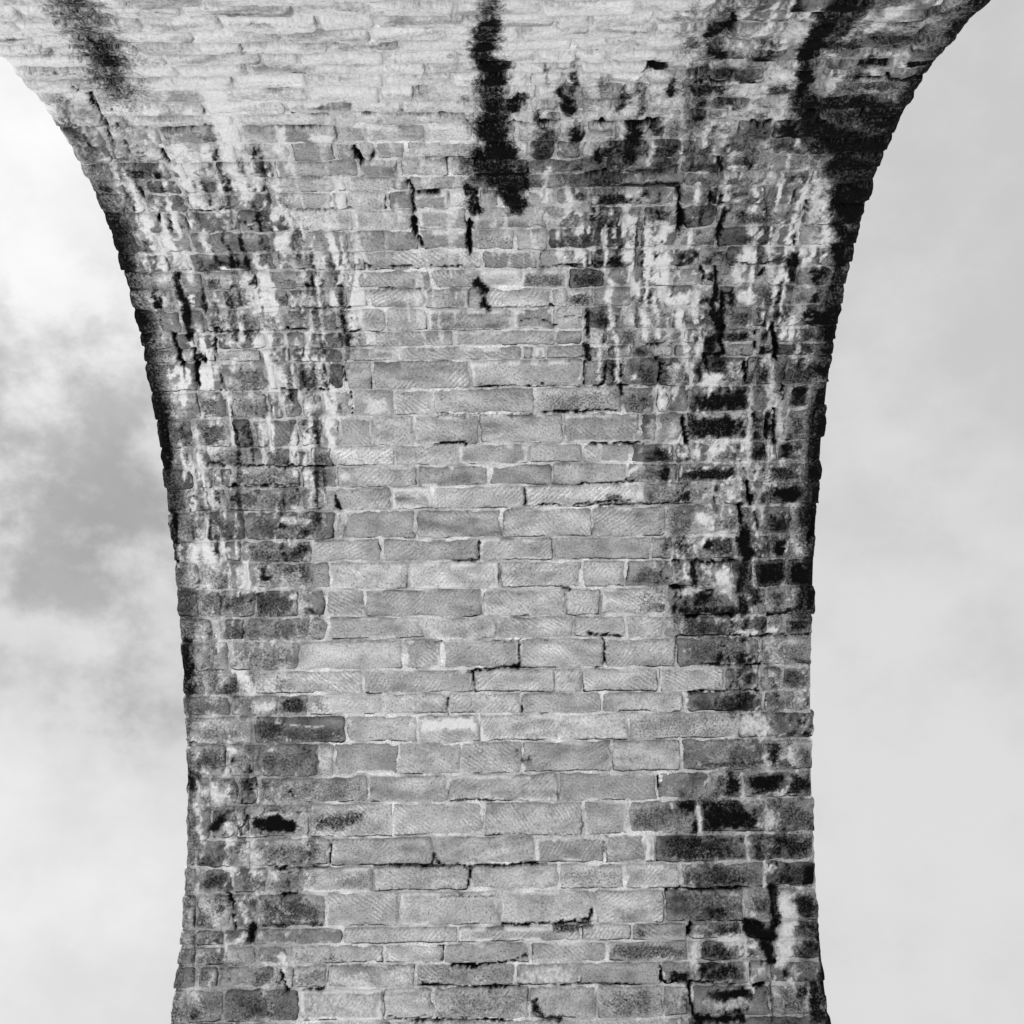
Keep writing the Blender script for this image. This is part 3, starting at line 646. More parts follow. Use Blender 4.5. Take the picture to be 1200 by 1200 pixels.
('D',[(-0.62,3.53),(0.24,3.29)],0.047,0.044,0.35,0.3),
('D',[(-0.79,3.74),(0.1,3.58)],0.047,0.044,0.3,0.3),
('d',[(0.64,6.99),(0.67,7.23)],0.016,0.016,0.5,0.6),
('d',[(-0.57,4.36),(-0.05,4.36)],0.024,0.023,0.55,0.6),
('d',[(-0.84,3.27),(0.1,3.26)],0.013,0.012,0.85,0.4),
('d',[(-1.04,3.32),(-0.88,3.28),(-0.69,3.31)],0.014,0.013,0.8,0.4),
('D',[(0.57,4.58),(1.16,4.41)],0.048,0.046,0.35,0.4),
('d',[(0.79,5.16),(0.77,4.9),(-0.08,4.92)],0.012,0.012,0.75,0.4),
('d',[(0.99,4.85),(0.97,4.65)],0.016,0.016,0.7,0.5),
('d',[(-0.15,5.14),(-0.16,4.94)],0.01,0.009,0.5,0.5),
('d',[(0.56,5.37),(0.57,5.22)],0.01,0.01,0.6,0.5),
('l',[(-1.78,12.2),(-1.77,11.96),(-1.79,11.68)],0.088,0.143,1.0,0.6),
('l',[(-1.79,12.06),(-1.85,12.16)],0.046,0.078,0.9,0.6),
('l',[(-1.79,11.68),(-1.88,11.36),(-1.84,11.1)],0.076,0.106,0.8,0.8),
('l',[(-1.75,11.49),(-1.73,11.18)],0.052,0.07,0.6,0.9),
('L',[(-2.32,12.02),(-2.21,11.89)],0.035,0.057,0.8,0.6),
('L',[(-2.06,12.02),(-1.96,11.89)],0.035,0.057,0.9,0.6),
('l',[(-2.23,11.55),(-2.12,11.41),(-2.27,11.19)],0.056,0.08,0.7,0.9),
('l',[(-2.74,11.42),(-2.69,11.2),(-2.68,10.94)],0.045,0.061,0.5,1.0),
('L',[(-1.27,11.71),(-1.05,11.57)],0.037,0.054,1.0,0.6),
('l',[(-1.43,11.76),(-1.49,11.44)],0.038,0.054,0.75,0.8),
('l',[(-1.11,11.23),(-1.09,10.91)],0.04,0.051,1.0,0.5),
('l',[(-1.56,10.87),(-1.54,10.7)],0.027,0.034,0.9,0.6),
('L',[(-1.72,10.66),(-1.56,10.49)],0.041,0.05,0.8,0.6),
('L',[(-2.47,10.84),(-2.23,10.72)],0.041,0.05,0.5,0.8),
('L',[(-2.06,10.83),(-1.99,10.73)],0.04,0.05,0.5,0.7),
('l',[(-1.03,10.86),(-1.03,10.71)],0.02,0.025,0.9,0.6),
('l',[(-0.63,11.31),(-0.63,11.2)],0.019,0.026,0.9,0.5),
('l',[(-2.59,10.64),(-2.53,10.49)],0.041,0.05,0.8,0.8),
('l',[(-2.46,10.47),(-2.45,10.22)],0.035,0.041,0.7,0.8),
('l',[(-2.05,10.31),(-2.17,10.33)],0.028,0.033,0.9,0.7),
('l',[(-1.18,10.36),(-1.22,10.2)],0.028,0.033,0.95,0.6),
('l',[(-2.0,10.26),(-1.84,10.28)],0.028,0.033,0.7,0.7),
('l',[(-2.08,9.95),(-1.92,10.01)],0.029,0.033,0.8,0.7),
('l',[(-1.07,10.08),(-1.06,9.97)],0.036,0.041,0.9,0.6),
('l',[(-1.63,10.04),(-1.38,10.04)],0.057,0.065,0.4,0.9),
('l',[(-1.52,9.92),(-1.52,9.73)],0.029,0.032,0.7,0.8),
('l',[(-1.93,9.71),(-1.94,9.4),(-1.94,9.2)],0.045,0.049,0.95,0.6),
('l',[(-1.87,9.32),(-1.91,9.17)],0.03,0.032,0.9,0.6),
('l',[(-1.73,9.46),(-1.73,9.19)],0.019,0.02,0.9,0.5),
('l',[(-2.35,9.16),(-2.34,8.92),(-2.36,8.66)],0.024,0.026,0.95,0.5),
('L',[(-2.13,8.9),(-2.0,8.67)],0.046,0.049,0.7,0.7),
('l',[(-1.86,9.11),(-1.86,8.99)],0.031,0.032,0.7,0.7),
('l',[(-1.46,8.89),(-1.46,8.62)],0.039,0.041,0.9,0.6),
('l',[(-1.78,8.83),(-1.78,8.62)],0.031,0.033,0.6,0.8),
('L',[(-1.14,9.09),(-0.92,8.91)],0.046,0.049,0.6,0.7),
('l',[(-2.8,9.17),(-2.76,8.97)],0.053,0.057,0.4,1.0),
('l',[(-2.07,8.59),(-2.1,8.47)],0.023,0.024,0.6,0.7),
('l',[(-2.95,8.56),(-2.91,8.46)],0.039,0.041,0.6,0.8),
('L',[(-1.43,8.4),(-1.3,8.28)],0.047,0.049,0.6,0.7),
('l',[(-2.58,8.19),(-2.59,8.07)],0.032,0.033,0.6,0.7),
('l',[(-1.97,7.95),(-1.73,7.91)],0.04,0.041,0.75,0.8),
('l',[(-2.94,7.7),(-2.94,7.56)],0.04,0.041,0.8,0.7),
('l',[(-2.82,7.7),(-2.82,7.57)],0.048,0.049,0.8,0.8),
('l',[(-2.68,7.72),(-2.67,7.55)],0.056,0.057,0.9,0.7),
('l',[(-2.33,7.53),(-2.33,7.28)],0.032,0.033,1.0,0.3),
('l',[(-2.81,7.29),(-2.25,7.26)],0.016,0.016,0.7,0.6),
('l',[(-2.68,7.99),(-2.7,7.78)],0.024,0.025,0.7,0.6),
('l',[(-1.89,7.21),(-1.82,7.03)],0.04,0.041,0.6,0.8),
('l',[(-2.81,6.96),(-2.75,6.8)],0.057,0.057,0.35,0.9),
('L',[(-2.93,6.47),(-2.73,6.29)],0.049,0.049,0.35,0.9),
('l',[(-2.4,6.46),(-2.33,6.28)],0.057,0.057,0.7,0.8),
('L',[(-2.32,6.22),(-2.11,6.09)],0.049,0.049,0.7,0.7),
('l',[(-2.16,6.34),(-2.14,6.38)],0.049,0.049,0.8,0.9),
('l',[(-2.13,5.99),(-1.64,5.95),(-1.48,5.84)],0.012,0.012,0.6,0.6),
('l',[(-2.17,5.88),(-1.93,5.82)],0.02,0.02,0.6,0.8),
('l',[(-2.78,5.38),(-2.64,5.3)],0.065,0.064,0.6,0.9),
('l',[(-2.3,5.45),(-2.28,5.25)],0.02,0.02,0.95,0.5),
('l',[(-1.77,5.01),(-1.65,5.1),(-1.33,5.12)],0.016,0.016,0.8,0.6),
('l',[(-2.27,5.11),(-2.12,5.15),(-1.96,5.1)],0.013,0.013,0.8,0.5),
('L',[(-1.61,4.89),(-1.49,4.69)],0.048,0.047,0.5,0.7),
('l',[(-1.85,4.42),(-1.61,4.52),(-1.33,4.57)],0.028,0.027,0.5,0.9),
('l',[(-2.77,4.32),(-2.68,4.17)],0.064,0.061,0.45,1.0),
('l',[(-2.41,4.32),(-2.36,4.16)],0.048,0.046,0.5,1.0),
('l',[(-2.09,4.29),(-1.97,4.22)],0.04,0.038,0.5,0.8),
('l',[(-2.56,4.05),(-2.57,3.8)],0.016,0.015,0.8,0.5),
('l',[(-2.5,3.97),(-2.4,4.03)],0.04,0.038,0.6,0.8),
('l',[(-2.04,3.85),(-2.01,3.74)],0.04,0.037,0.8,0.6),
('l',[(-1.16,3.8),(-1.07,3.91)],0.013,0.012,0.8,0.5),
('L',[(-1.16,3.74),(-0.8,3.55)],0.047,0.044,0.45,0.4),
('L',[(-2.17,3.48),(-2.09,3.32)],0.047,0.044,0.6,0.9),
('L',[(-1.87,3.52),(-1.1,3.28)],0.047,0.044,0.4,0.4),
('L',[(-1.6,3.71),(-1.16,3.57)],0.047,0.044,0.45,0.4),
('l',[(-2.67,3.71),(-2.7,3.57)],0.032,0.03,0.5,0.8),
('L',[(-0.78,6.03),(-0.17,5.89)],0.049,0.048,0.95,0.5),
('L',[(0.59,6.03),(1.23,5.79)],0.049,0.048,0.4,0.35),
('L',[(-0.46,6.21),(0.24,6.05)],0.049,0.049,0.25,0.4),
('L',[(-0.94,4.25),(-0.0,4.4)],0.048,0.046,0.1,0.3),
('L',[(-0.27,4.59),(0.56,4.41)],0.048,0.046,0.35,0.35),
('L',[(0.14,3.72),(0.7,3.56)],0.047,0.044,0.55,0.35),
('L',[(-1.17,4.62),(-0.3,4.44)],0.048,0.046,0.25,0.35),
('L',[(-1.83,6.76),(-0.89,6.59)],0.049,0.049,0.4,0.35),
('L',[(-1.46,7.76),(-0.73,7.87)],0.048,0.049,0.1,0.3),
('L',[(0.03,6.93),(0.73,6.74)],0.048,0.049,0.25,0.35),
('L',[(0.3,3.48),(0.87,3.28)],0.047,0.044,0.3,0.35),
('L',[(0.92,4.38),(1.52,4.12)],0.048,0.046,0.35,0.4),
('L',[(2.29,6.01),(2.61,5.8)],0.049,0.048,0.65,0.5),
('L',[(2.6,5.33),(2.83,5.21)],0.048,0.048,0.65,0.6),
('l',[(2.32,5.43),(2.32,5.24)],0.02,0.02,0.85,0.5),
('l',[(1.89,5.15),(1.9,4.91)],0.032,0.031,0.8,0.5),
('L',[(2.52,5.11),(2.62,4.92)],0.048,0.047,0.6,0.6),
('L',[(1.78,4.75),(2.13,4.69)],0.048,0.047,0.5,0.7),
('l',[(2.34,4.82),(2.35,4.64)],0.032,0.031,0.7,0.7),
('l',[(2.51,4.63),(2.5,4.39)],0.024,0.023,0.7,0.6),
('l',[(2.3,4.36),(2.3,4.13)],0.032,0.03,0.6,0.7),
('l',[(2.66,4.28),(2.7,4.01),(2.6,3.75)],0.088,0.083,0.75,0.9),
('l',[(2.8,4.01),(2.71,3.56)],0.047,0.044,0.4,1.0),
('l',[(1.82,3.95),(1.78,3.72)],0.048,0.045,0.75,0.7),
('L',[(1.98,3.97),(2.21,3.9)],0.048,0.045,0.7,0.6),
('l',[(2.28,3.71),(2.3,3.53)],0.039,0.037,0.85,0.6),
('L',[(1.52,3.5),(1.72,3.28)],0.047,0.044,0.4,0.8),
('l',[(2.08,3.64),(2.0,3.61)],0.047,0.045,0.5,0.8),
('L',[(1.79,3.42),(2.3,3.33)],0.047,0.044,0.5,0.8),
('l',[(1.72,4.41),(1.64,4.52)],0.048,0.046,0.4,0.9),
('l',[(1.45,10.4),(1.45,10.15),(1.52,9.95)],0.043,0.049,0.95,0.6),
('l',[(1.21,10.16),(1.24,10.03)],0.036,0.041,0.9,0.6),
('l',[(1.61,9.99),(1.65,9.7)],0.037,0.041,0.8,0.7),
('l',[(1.67,9.66),(1.71,9.5)],0.037,0.04,0.8,0.7),
('L',[(2.08,10.07),(2.26,9.91)],0.044,0.049,0.75,0.6),
('L',[(1.53,10.03),(1.76,9.9)],0.044,0.049,0.7,0.7),
('l',[(1.17,10.03),(1.21,9.75)],0.037,0.041,0.4,0.9),
('l',[(1.36,9.91),(1.39,9.71)],0.059,0.065,0.35,1.0),
('L',[(1.86,9.29),(2.09,9.14)],0.046,0.049,0.95,0.6),
('L',[(2.07,9.37),(2.24,9.17)],0.046,0.049,0.4,0.7),
('l',[(1.73,9.42),(1.78,9.17)],0.046,0.049,0.65,0.8),
('l',[(1.48,9.14),(1.51,8.94)],0.038,0.041,0.75,0.7),
('l',[(1.57,9.14),(1.57,8.93)],0.031,0.032,0.6,0.7),
('l',[(2.42,9.4),(2.5,9.2),(2.5,8.92)],0.045,0.049,0.6,0.8),
('l',[(2.32,9.08),(2.34,8.6),(2.35,8.27)],0.023,0.024,0.7,0.7),
('l',[(2.6,8.92),(2.62,8.63)],0.031,0.033,0.6,0.7),
('L',[(1.97,8.6),(2.07,8.47)],0.047,0.049,0.9,0.5),
('l',[(2.53,8.55),(2.55,8.47)],0.031,0.033,0.95,0.6),
('l',[(1.89,8.64),(2.33,8.62)],0.016,0.016,0.8,0.5),
('L',[(1.38,8.86),(1.52,8.61)],0.047,0.049,0.45,0.8),
('L',[(1.59,8.85),(1.72,8.62)],0.047,0.049,0.45,0.8),
('l',[(1.24,8.33),(1.35,8.41)],0.031,0.033,0.8,0.7),
('l',[(1.79,8.34),(1.98,8.37)],0.024,0.024,0.95,0.5),
('l',[(2.2,8.34),(2.23,8.34)],0.024,0.024,0.9,0.5),
('L',[(2.13,8.21),(2.28,8.03)],0.047,0.049,0.5,0.7),
('L',[(1.88,7.95),(2.04,7.85)],0.048,0.049,0.9,0.6),
('l',[(2.73,7.9),(2.71,7.82)],0.032,0.033,0.6,0.7),
('L',[(2.8,7.67),(2.97,7.52)],0.048,0.049,0.6,0.7),
('l',[(2.74,7.65),(2.73,7.54)],0.024,0.025,0.7,0.6),
('L',[(2.05,7.42),(2.22,7.21)],0.048,0.049,0.75,0.5),
('L',[(1.69,7.43),(1.85,7.26)],0.048,0.049,0.35,0.8),
('l',[(2.42,7.49),(2.44,7.2)],0.024,0.025,0.6,0.8),
('l',[(1.77,7.2),(1.93,7.21)],0.04,0.041,0.6,0.8),
('l',[(2.33,6.78),(2.46,6.78)],0.032,0.033,0.95,0.6),
('l',[(2.58,6.79),(2.66,6.81)],0.032,0.033,0.9,0.6),
('l',[(1.77,6.6),(1.93,6.68),(2.13,6.64)],0.016,0.016,0.5,0.6),
('l',[(2.62,6.67),(2.66,6.51)],0.049,0.049,0.5,0.9),
('l',[(2.62,6.38),(2.66,6.34)],0.04,0.041,0.6,0.8),
('l',[(1.79,6.22),(1.79,6.07)],0.024,0.024,0.95,0.5),
('l',[(2.77,5.69),(2.8,5.53)],0.032,0.032,0.7,0.8),
('L',[(1.88,12.43),(2.14,12.11)],0.035,0.058,0.7,0.5),
('L',[(1.9,12.87),(2.15,12.63)],0.032,0.063,0.6,0.5),
('l',[(1.84,12.68),(1.85,12.87),(1.9,13.07)],0.016,0.033,0.8,0.6),
('L',[(1.89,13.11),(2.12,12.92)],0.031,0.066,0.55,0.5),
('l',[(2.44,13.02),(2.51,13.05)],0.046,0.101,0.8,0.9),
('l',[(2.43,12.75),(2.46,12.83)],0.037,0.076,0.7,0.9),
('L',[(1.71,12.16),(1.98,11.98)],0.035,0.057,0.5,0.7),
('L',[(1.6,11.97),(2.03,11.75)],0.037,0.056,0.45,0.6),
('L',[(1.9,11.96),(2.18,11.75)],0.037,0.056,0.4,0.7),
('l',[(2.57,11.09),(2.6,10.79)],0.047,0.059,0.6,0.6),
('l',[(2.67,11.0),(2.71,10.75)],0.048,0.059,0.5,0.6),
('L',[(2.52,10.83),(2.75,10.65)],0.041,0.05,0.5,0.5),
('L',[(2.57,10.62),(2.88,10.39)],0.042,0.049,0.5,0.5),
('l',[(2.38,12.14),(2.4,12.24)],0.046,0.079,0.6,0.9),
('l',[(2.61,12.04),(2.69,12.05)],0.041,0.068,0.5,0.9),
('l',[(1.58,12.67),(1.74,12.56)],0.049,0.094,0.5,1.0),
('l',[(1.38,13.05),(1.42,12.94)],0.041,0.088,0.6,0.9),
('L',[(1.59,12.99),(1.9,12.68)],0.032,0.063,0.35,0.8),
('l',[(2.2,12.54),(2.28,12.46)],0.022,0.041,0.8,0.8),
('d',[(1.46,13.17),(1.49,12.67),(1.49,12.16),(1.53,11.78)],0.115,0.196,0.62,1.0),
('d',[(1.23,13.0),(1.33,12.57)],0.065,0.125,0.45,1.0),
('l',[(1.02,10.16),(1.06,9.71)],0.037,0.041,0.8,0.8),
('l',[(1.31,9.87),(1.35,9.63)],0.037,0.04,0.8,0.8),
('l',[(1.43,9.91),(1.47,9.62)],0.03,0.032,0.8,0.8),
('l',[(1.73,10.02),(1.77,9.78)],0.037,0.041,0.8,0.8),
('l',[(0.94,9.59),(0.97,9.23)],0.03,0.032,0.7,0.8),
('l',[(1.1,9.63),(1.13,9.2)],0.03,0.032,0.75,0.8),
('l',[(1.62,9.34),(1.62,9.18)],0.038,0.04,0.7,0.8),
('l',[(2.08,10.39),(2.1,10.14)],0.043,0.049,0.7,0.8),
('l',[(2.32,10.46),(2.36,10.09)],0.043,0.049,0.6,0.8),
('l',[(2.11,10.72),(2.19,10.38)],0.035,0.041,0.6,0.8),
('l',[(-2.23,10.72),(-2.25,10.47)],0.041,0.05,0.7,0.8),
('l',[(-1.88,10.46),(-1.91,10.17)],0.035,0.041,0.7,0.8),
('l',[(-1.75,9.68),(-1.77,9.44)],0.03,0.032,0.7,0.8),
('l',[(-2.51,9.33),(-2.52,9.17)],0.03,0.032,0.6,0.8),
('l',[(-1.38,10.45),(-1.4,10.2)],0.035,0.041,0.6,0.8),
('l',[(-2.55,11.02),(-2.55,10.79)],0.04,0.051,0.6,0.9),
('l',[(-2.14,11.32),(-2.2,10.97)],0.039,0.051,0.6,0.9)]
ZONE_L=[(-1.83,12.67),(-2.09,12.11),(-1.89,12.01),(-1.53,11.76),(-1.51,11.31),(-1.46,10.87),(-1.05,10.44),(-1.06,9.63),(-1.28,9.23),(-1.38,8.5),(-1.49,8.01),(-1.67,7.6),(-1.58,7.02),(-1.91,6.62),(-1.96,6.13),(-1.61,5.72),(-1.65,5.24),(-1.61,4.77),(-1.73,4.38),(-1.8,4.0),(-1.91,3.63),(-1.94,3.27)]
ZONE_R=[(1.21,13.17),(1.3,12.57),(0.22,12.1),(0.15,11.27),(0.48,10.83),(0.55,10.41),(0.81,10.0),(0.87,9.27),(1.18,8.94),(1.31,8.45),(1.52,7.96),(1.45,7.55),(1.29,7.14),(1.69,6.81),(2.01,6.39),(1.97,6.07),(2.33,5.82),(1.75,5.51),(1.42,5.11),(1.49,4.72),(1.64,4.33),(1.62,3.95),(1.56,3.58),(1.51,3.22)]

# ------------------------------------------------------------------ the masonry surface
# x: metres across the barrel, t: metres along the profile from the ground up to and past the crown, d: metres out of the face
GROUND_Z = -1.66
_a0 = math.asin((GROUND_Z - 0.4 - Z_SPRING) / (K_ARCH * R_ARCH))
_a = np.linspace(_a0, math.pi * 0.72, 3000)
_py = -R_ARCH + R_ARCH * np.cos(_a)
_pz = K_ARCH * R_ARCH * np.sin(_a) + Z_SPRING
_pt = np.concatenate([[0], np.cumsum(np.hypot(np.diff(_py), np.diff(_pz)))])
_pt -= np.interp(GROUND_Z, _pz[:1200], _pt[:1200])
_ty, _tz = np.gradient(_py, _pt), np.gradient(_pz, _pt)
T_TOP = 14.3
T_BOT = -0.25
T_SPRING = 8.33          # where the pier passes into the arch


def surf(x, t, d):
    y = np.interp(t, _pt, _py)
    z = np.interp(t, _pt, _pz)
    ny, nz = -np.interp(t, _pt, _tz), np.interp(t, _pt, _ty)
    return np.stack([x, y + d * ny, z + d * nz], -1)


def edge_l(t): return np.interp(t, TK, HL)
def edge_r(t): return np.interp(t, TK, HR)


def hash2(i, j, seed):
    h = (i.astype(np.int64) * 374761393 + j.astype(np.int64) * 668265263 + seed * 1442695041) & 0xFFFFFFFF
    h = ((h ^ (h >> 13)) * 1274126177) & 0xFFFFFFFF
    return ((h ^ (h >> 16)) & 0xFFFF) / 65535.0


def vnoise(x, t, fx, ft, seed):
    x, t = np.asarray(x) * fx, np.asarray(t) * ft
    i, j = np.floor(x).astype(np.int64), np.floor(t).astype(np.int64)
    a, b = x - i, t - j
    a, b = a * a * (3 - 2 * a), b * b * (3 - 2 * b)
    return (hash2(i, j, seed) * (1 - a) + hash2(i + 1, j, seed) * a) * (1 - b) + (hash2(i, j + 1, seed) * (1 - a) + hash2(i + 1, j + 1, seed) * a) * b


def fbm(x, t, fx, ft, seed, n=4):
    s, w, tot = 0, 1.0, 0
    for k in range(n):
        s = s + w * vnoise(x, t, fx * 2 ** k, ft * 2 ** k, seed + 17 * k)
        tot += w
        w *= 0.55
    return s / tot


def sstep(a, b, v):
    q = np.clip((v - a) / (b - a), 0, 1)
    return q * q * (3 - 2 * q)


# ------------------------------------------------------------------ weathering maps over the masonry (soot, lime, grime zones)
RES = 0.01
GX0, GT0 = -3.6, -0.4
NX, NT = int(7.2 / RES) + 1, int(14.9 / RES) + 1
gx, gt = np.meshgrid(GX0 + RES * np.arange(NX), GT0 + RES * np.arange(NT))
wx = gx + (fbm(gx, gt, 9, 9, 5, 3) - 0.5) * 0.09 + (fbm(gx, gt, 34, 34, 6, 3) - 0.5) * 0.06
wt_ = gt + (fbm(gx, gt, 9, 9, 7, 3) - 0.5) * 0.08 + (fbm(gx, gt, 34, 34, 8, 3) - 0.5) * 0.06
thin_x = gx + (fbm(gx, gt, 10, 10, 9, 2) - 0.5) * 0.03 + (fbm(gx, gt, 45, 45, 19, 2) - 0.5) * 0.03
thin_t = gt + (fbm(gx, gt, 10, 10, 10, 2) - 0.5) * 0.03 + (fbm(gx, gt, 45, 45, 20, 2) - 0.5) * 0.03
swell = 0.35 + 1.1 * fbm(gx, gt, 12, 12, 21, 2)          # strokes swell and pinch out
rag = (fbm(gx, gt, 26, 18, 23, 3) - 0.5)                  # ragged, dappled edges
soot = np.zeros_like(gx)        # runs and smears that cross stones and joints alike
soot_r = np.zeros_like(gx)      # dark crusts on single blocks
lime = np.zeros_like(gx)
crack = np.zeros_like(gx)


def seg_dist(X, T, p, q):
    dx, dt = q[0] - p[0], q[1] - p[1]
    L2 = dx * dx + dt * dt + 1e-12
    s = np.clip(((X - p[0]) * dx + (T - p[1]) * dt) / L2, 0, 1)
    return np.hypot(X - p[0] - s * dx, T - p[1] - s * dt)


for kind, pts, hx, ht, strength, soft in STAINS:
    xs, ts = [p[0] for p in pts], [p[1] for p in pts]
    rect = kind in 'DL'
    mx, mt = (0.12, 0.12) if rect else (hx * 2.6 + 0.1, ht * 2.6 + 0.1)
    i0, i1 = int((min(xs) - mx - GX0) / RES), int((max(xs) + mx - GX0) / RES) + 2
    j0, j1 = int((min(ts) - mt - GT0) / RES), int((max(ts) + mt - GT0) / RES) + 2
    sl = (slice(max(j0, 0), max(min(j1, NT), 0)), slice(max(i0, 0), max(min(i1, NX), 0)))
    if gx[sl].size == 0:
        continue
    if rect:
        cx, ct = sum(xs) / 2, sum(ts) / 2
        ax, at = max(abs(xs[0] - xs[1]) / 2, 0.02), max(abs(ts[0] - ts[1]) / 2, 0.02)
        q = (np.abs((wx[sl] - cx) / ax) ** 4 + np.abs((wt_[sl] - ct) / at) ** 4) ** 0.25
    else:
        fine = min(hx, ht) < 0.035
        X, T = (thin_x[sl], thin_t[sl]) if fine else (wx[sl], wt_[sl])
        wide = 0.78 if fine else 1.06
        hx, ht = max(hx * wide, 0.010), max(ht * wide, 0.010)
        q = np.full(X.shape, 1e9)
        for a, b in zip(pts[:-1], pts[1:]):
            q = np.minimum(q, seg_dist(X / hx, T / ht, (a[0] / hx, a[1] / ht), (b[0] / hx, b[1] / ht)))
        q = q / swell[sl] if fine else q * (0.75 + 0.25 * swell[sl])
        if not fine:
            soft = max(soft, 0.7)
    q = q + rag[sl] * (1.0 if soft < 0.7 else 0.55)
    if not rect and not fine:
        strength *= 1.0
    if rect:
        strength *= 0.95
    m = strength * (1 - sstep(1 - max(soft, 0.6 if not rect and not fine else soft) * 0.9, 1 + soft * 0.6, q))
    if kind in 'dD':
        tgt = soot_r if rect else soot
        tgt[sl] = np.maximum(tgt[sl], m)
        if kind == 'd' and min(hx, ht) < 0.05 and strength >= 0.8 and soft <= 0.5:
            crack[sl] = np.maximum(crack[sl], m)
    else:
        lime[sl] = np.maximum(lime[sl], m)

_zl = np.array(sorted(ZONE_L, key=lambda p: p[1]))
_zr = np.array(sorted(ZONE_R, key=lambda p: p[1]))
bl = np.interp(gt, _zl[:, 1], _zl[:, 0])
br = np.interp(gt, _zr[:, 1], _zr[:, 0])
grime = np.maximum(1 - sstep(-0.18, 0.12, wx - bl), sstep(-0.12, 0.25, wx - br))
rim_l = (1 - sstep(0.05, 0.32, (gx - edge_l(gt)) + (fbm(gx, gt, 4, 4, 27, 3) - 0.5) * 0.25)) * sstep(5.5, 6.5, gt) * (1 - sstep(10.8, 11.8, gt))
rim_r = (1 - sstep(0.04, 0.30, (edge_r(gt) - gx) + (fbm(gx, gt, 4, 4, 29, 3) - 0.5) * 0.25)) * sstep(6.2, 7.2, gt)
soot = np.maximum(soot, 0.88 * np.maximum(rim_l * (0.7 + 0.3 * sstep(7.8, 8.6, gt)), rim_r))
high = sstep(11.3, 12.3, gt)                       # near the crown: lime bleaching, with soffit brightness painted in as extra paleness
grime_l = (1 - sstep(-0.1, 0.1, wx - 0)) * grime
grime = grime * (1 - 0.75 * high * (gx < 1.4))
# patchy drips inside the grimy zones
streak = fbm(wx, gt, 9, 2.4, 31, 5)
blot = fbm(wx, wt_, 5, 6, 37, 5)
spots = fbm(wx, wt_, 24, 26, 41, 3)
right = sstep(-0.5, 1.0, gx)
auto_d = sstep(0.465, 0.64, 0.36 * streak + 0.40 * blot + 0.24 * spots + 0.03 * right) * grime * (0.62 + 0.26 * right)
auto_l = sstep(0.50, 0.66, 0.52 * fbm(wx, gt, 11, 2.6, 53, 5) + 0.22 * fbm(wx, wt_, 8, 9, 59, 4) + 0.26 * fbm(wx, wt_, 26, 22, 43, 3)) * grime * 0.85
veil = fbm(wx, gt, 6, 3.4, 83, 4)
vein_l = (1 - sstep(0.006, 0.030, np.abs(veil - 0.5))) * sstep(0.40, 0.55, fbm(gx, gt, 3, 3, 85, 2))
veil2 = fbm(wx, gt, 8, 2.0, 87, 4)
vein_d = (1 - sstep(0.004, 0.024, np.abs(veil2 - 0.48))) * sstep(0.46, 0.58, fbm(gx, gt, 3.5, 2.5, 89, 2))
dx_ = gx + (fbm(gx, gt, 5, 3, 99, 2) - 0.5) * 0.06
runs = sstep(0.515, 0.60, 0.74 * fbm(dx_, gt, 24, 1.5, 93, 3) + 0.26 * fbm(dx_, gt, 40, 18, 95, 2)) * sstep(0.34, 0.52, fbm(gx, gt, 2.2, 1.8, 97, 2))
runs_d = sstep(0.54, 0.66, 0.74 * fbm(dx_, gt, 23, 1.5, 193, 3) + 0.26 * fbm(dx_, gt, 40, 18, 195, 2)) * sstep(0.36, 0.54, fbm(gx, gt, 2.4, 1.8, 197, 2))
low = 0.25 + 0.75 * sstep(5.6, 7.4, gt)             # the runs thin out towards the foot of the pier
haunch = np.clip(grime + 0.5 * sstep(9.0, 9.8, gt) * (1 - sstep(11.6, 12.2, gt)), 0, 1)
auto_d = np.maximum(auto_d, 0.95 * runs_d * grime * low)
spring = sstep(8.2, 9.0, gt) * (1 - sstep(10.9, 11.6, gt))
auto_l = np.maximum(auto_l, (0.80 + 0.25 * spring) * runs * haunch * low)
auto_d = auto_d * (1 - 0.75 * runs * haunch * spring)
auto_d = np.maximum(auto_d, 0.9 * vein_d * grime)
auto_l = np.maximum(auto_l, 0.85 * vein_l * grime)
soot_a = auto_d * (1 - lime) * (1 - sstep(0.2, 0.6, soot))
soot_all = np.maximum(soot, soot_r)
lime = np.maximum(lime, auto_l * (1 - np.clip(np.maximum(soot_all, 0.8 * soot_a) * 1.3, 0, 1)))
lime = np.maximum(lime, high * (1 - sstep(1.3, 2.0, gx)) * 0.66 * sstep(0.34, 0.62, fbm(wx, gt, 3, 9, 61, 4)))
lime = np.maximum(lime, 0.5 * sstep(11.0, 12.0, gt) * (1 - sstep(0.9, 1.8, gx)) * sstep(0.38, 0.62, fbm(wx, gt, 5, 7, 63, 4)))  # same mix of lime bloom and painted soffit brightness
# bare stone tone by course, lifted near the crown as painted soffit light
bare = np.interp(gt, [-0.4, 4.5, 6.5, 9.0, 10.8, 12.0, 14.5], [0.38, 0.39, 0.38, 0.37, 0.335, 0.42, 0.50])
bare = bare * (1 - 0.34 * grime - 0.08 * grime * right)


def sample(f, x, t):
    a = np.clip((x - GX0) / RES, 0, NX - 1.001)
    b = np.clip((t - GT0) / RES, 0, NT - 1.001)
    i, j = a.astype(int), b.astype(int)
    a, b = a - i, b - j
    return (f[j, i] * (1 - a) + f[j, i + 1] * a) * (1 - b) + (f[j + 1, i] * (1 - a) + f[j + 1, i + 1] * a) * b


# ------------------------------------------------------------------ materials
def nodes_of(m):
    m.use_nodes = True
    nt = m.node_tree
    nt.nodes.clear()
    return nt


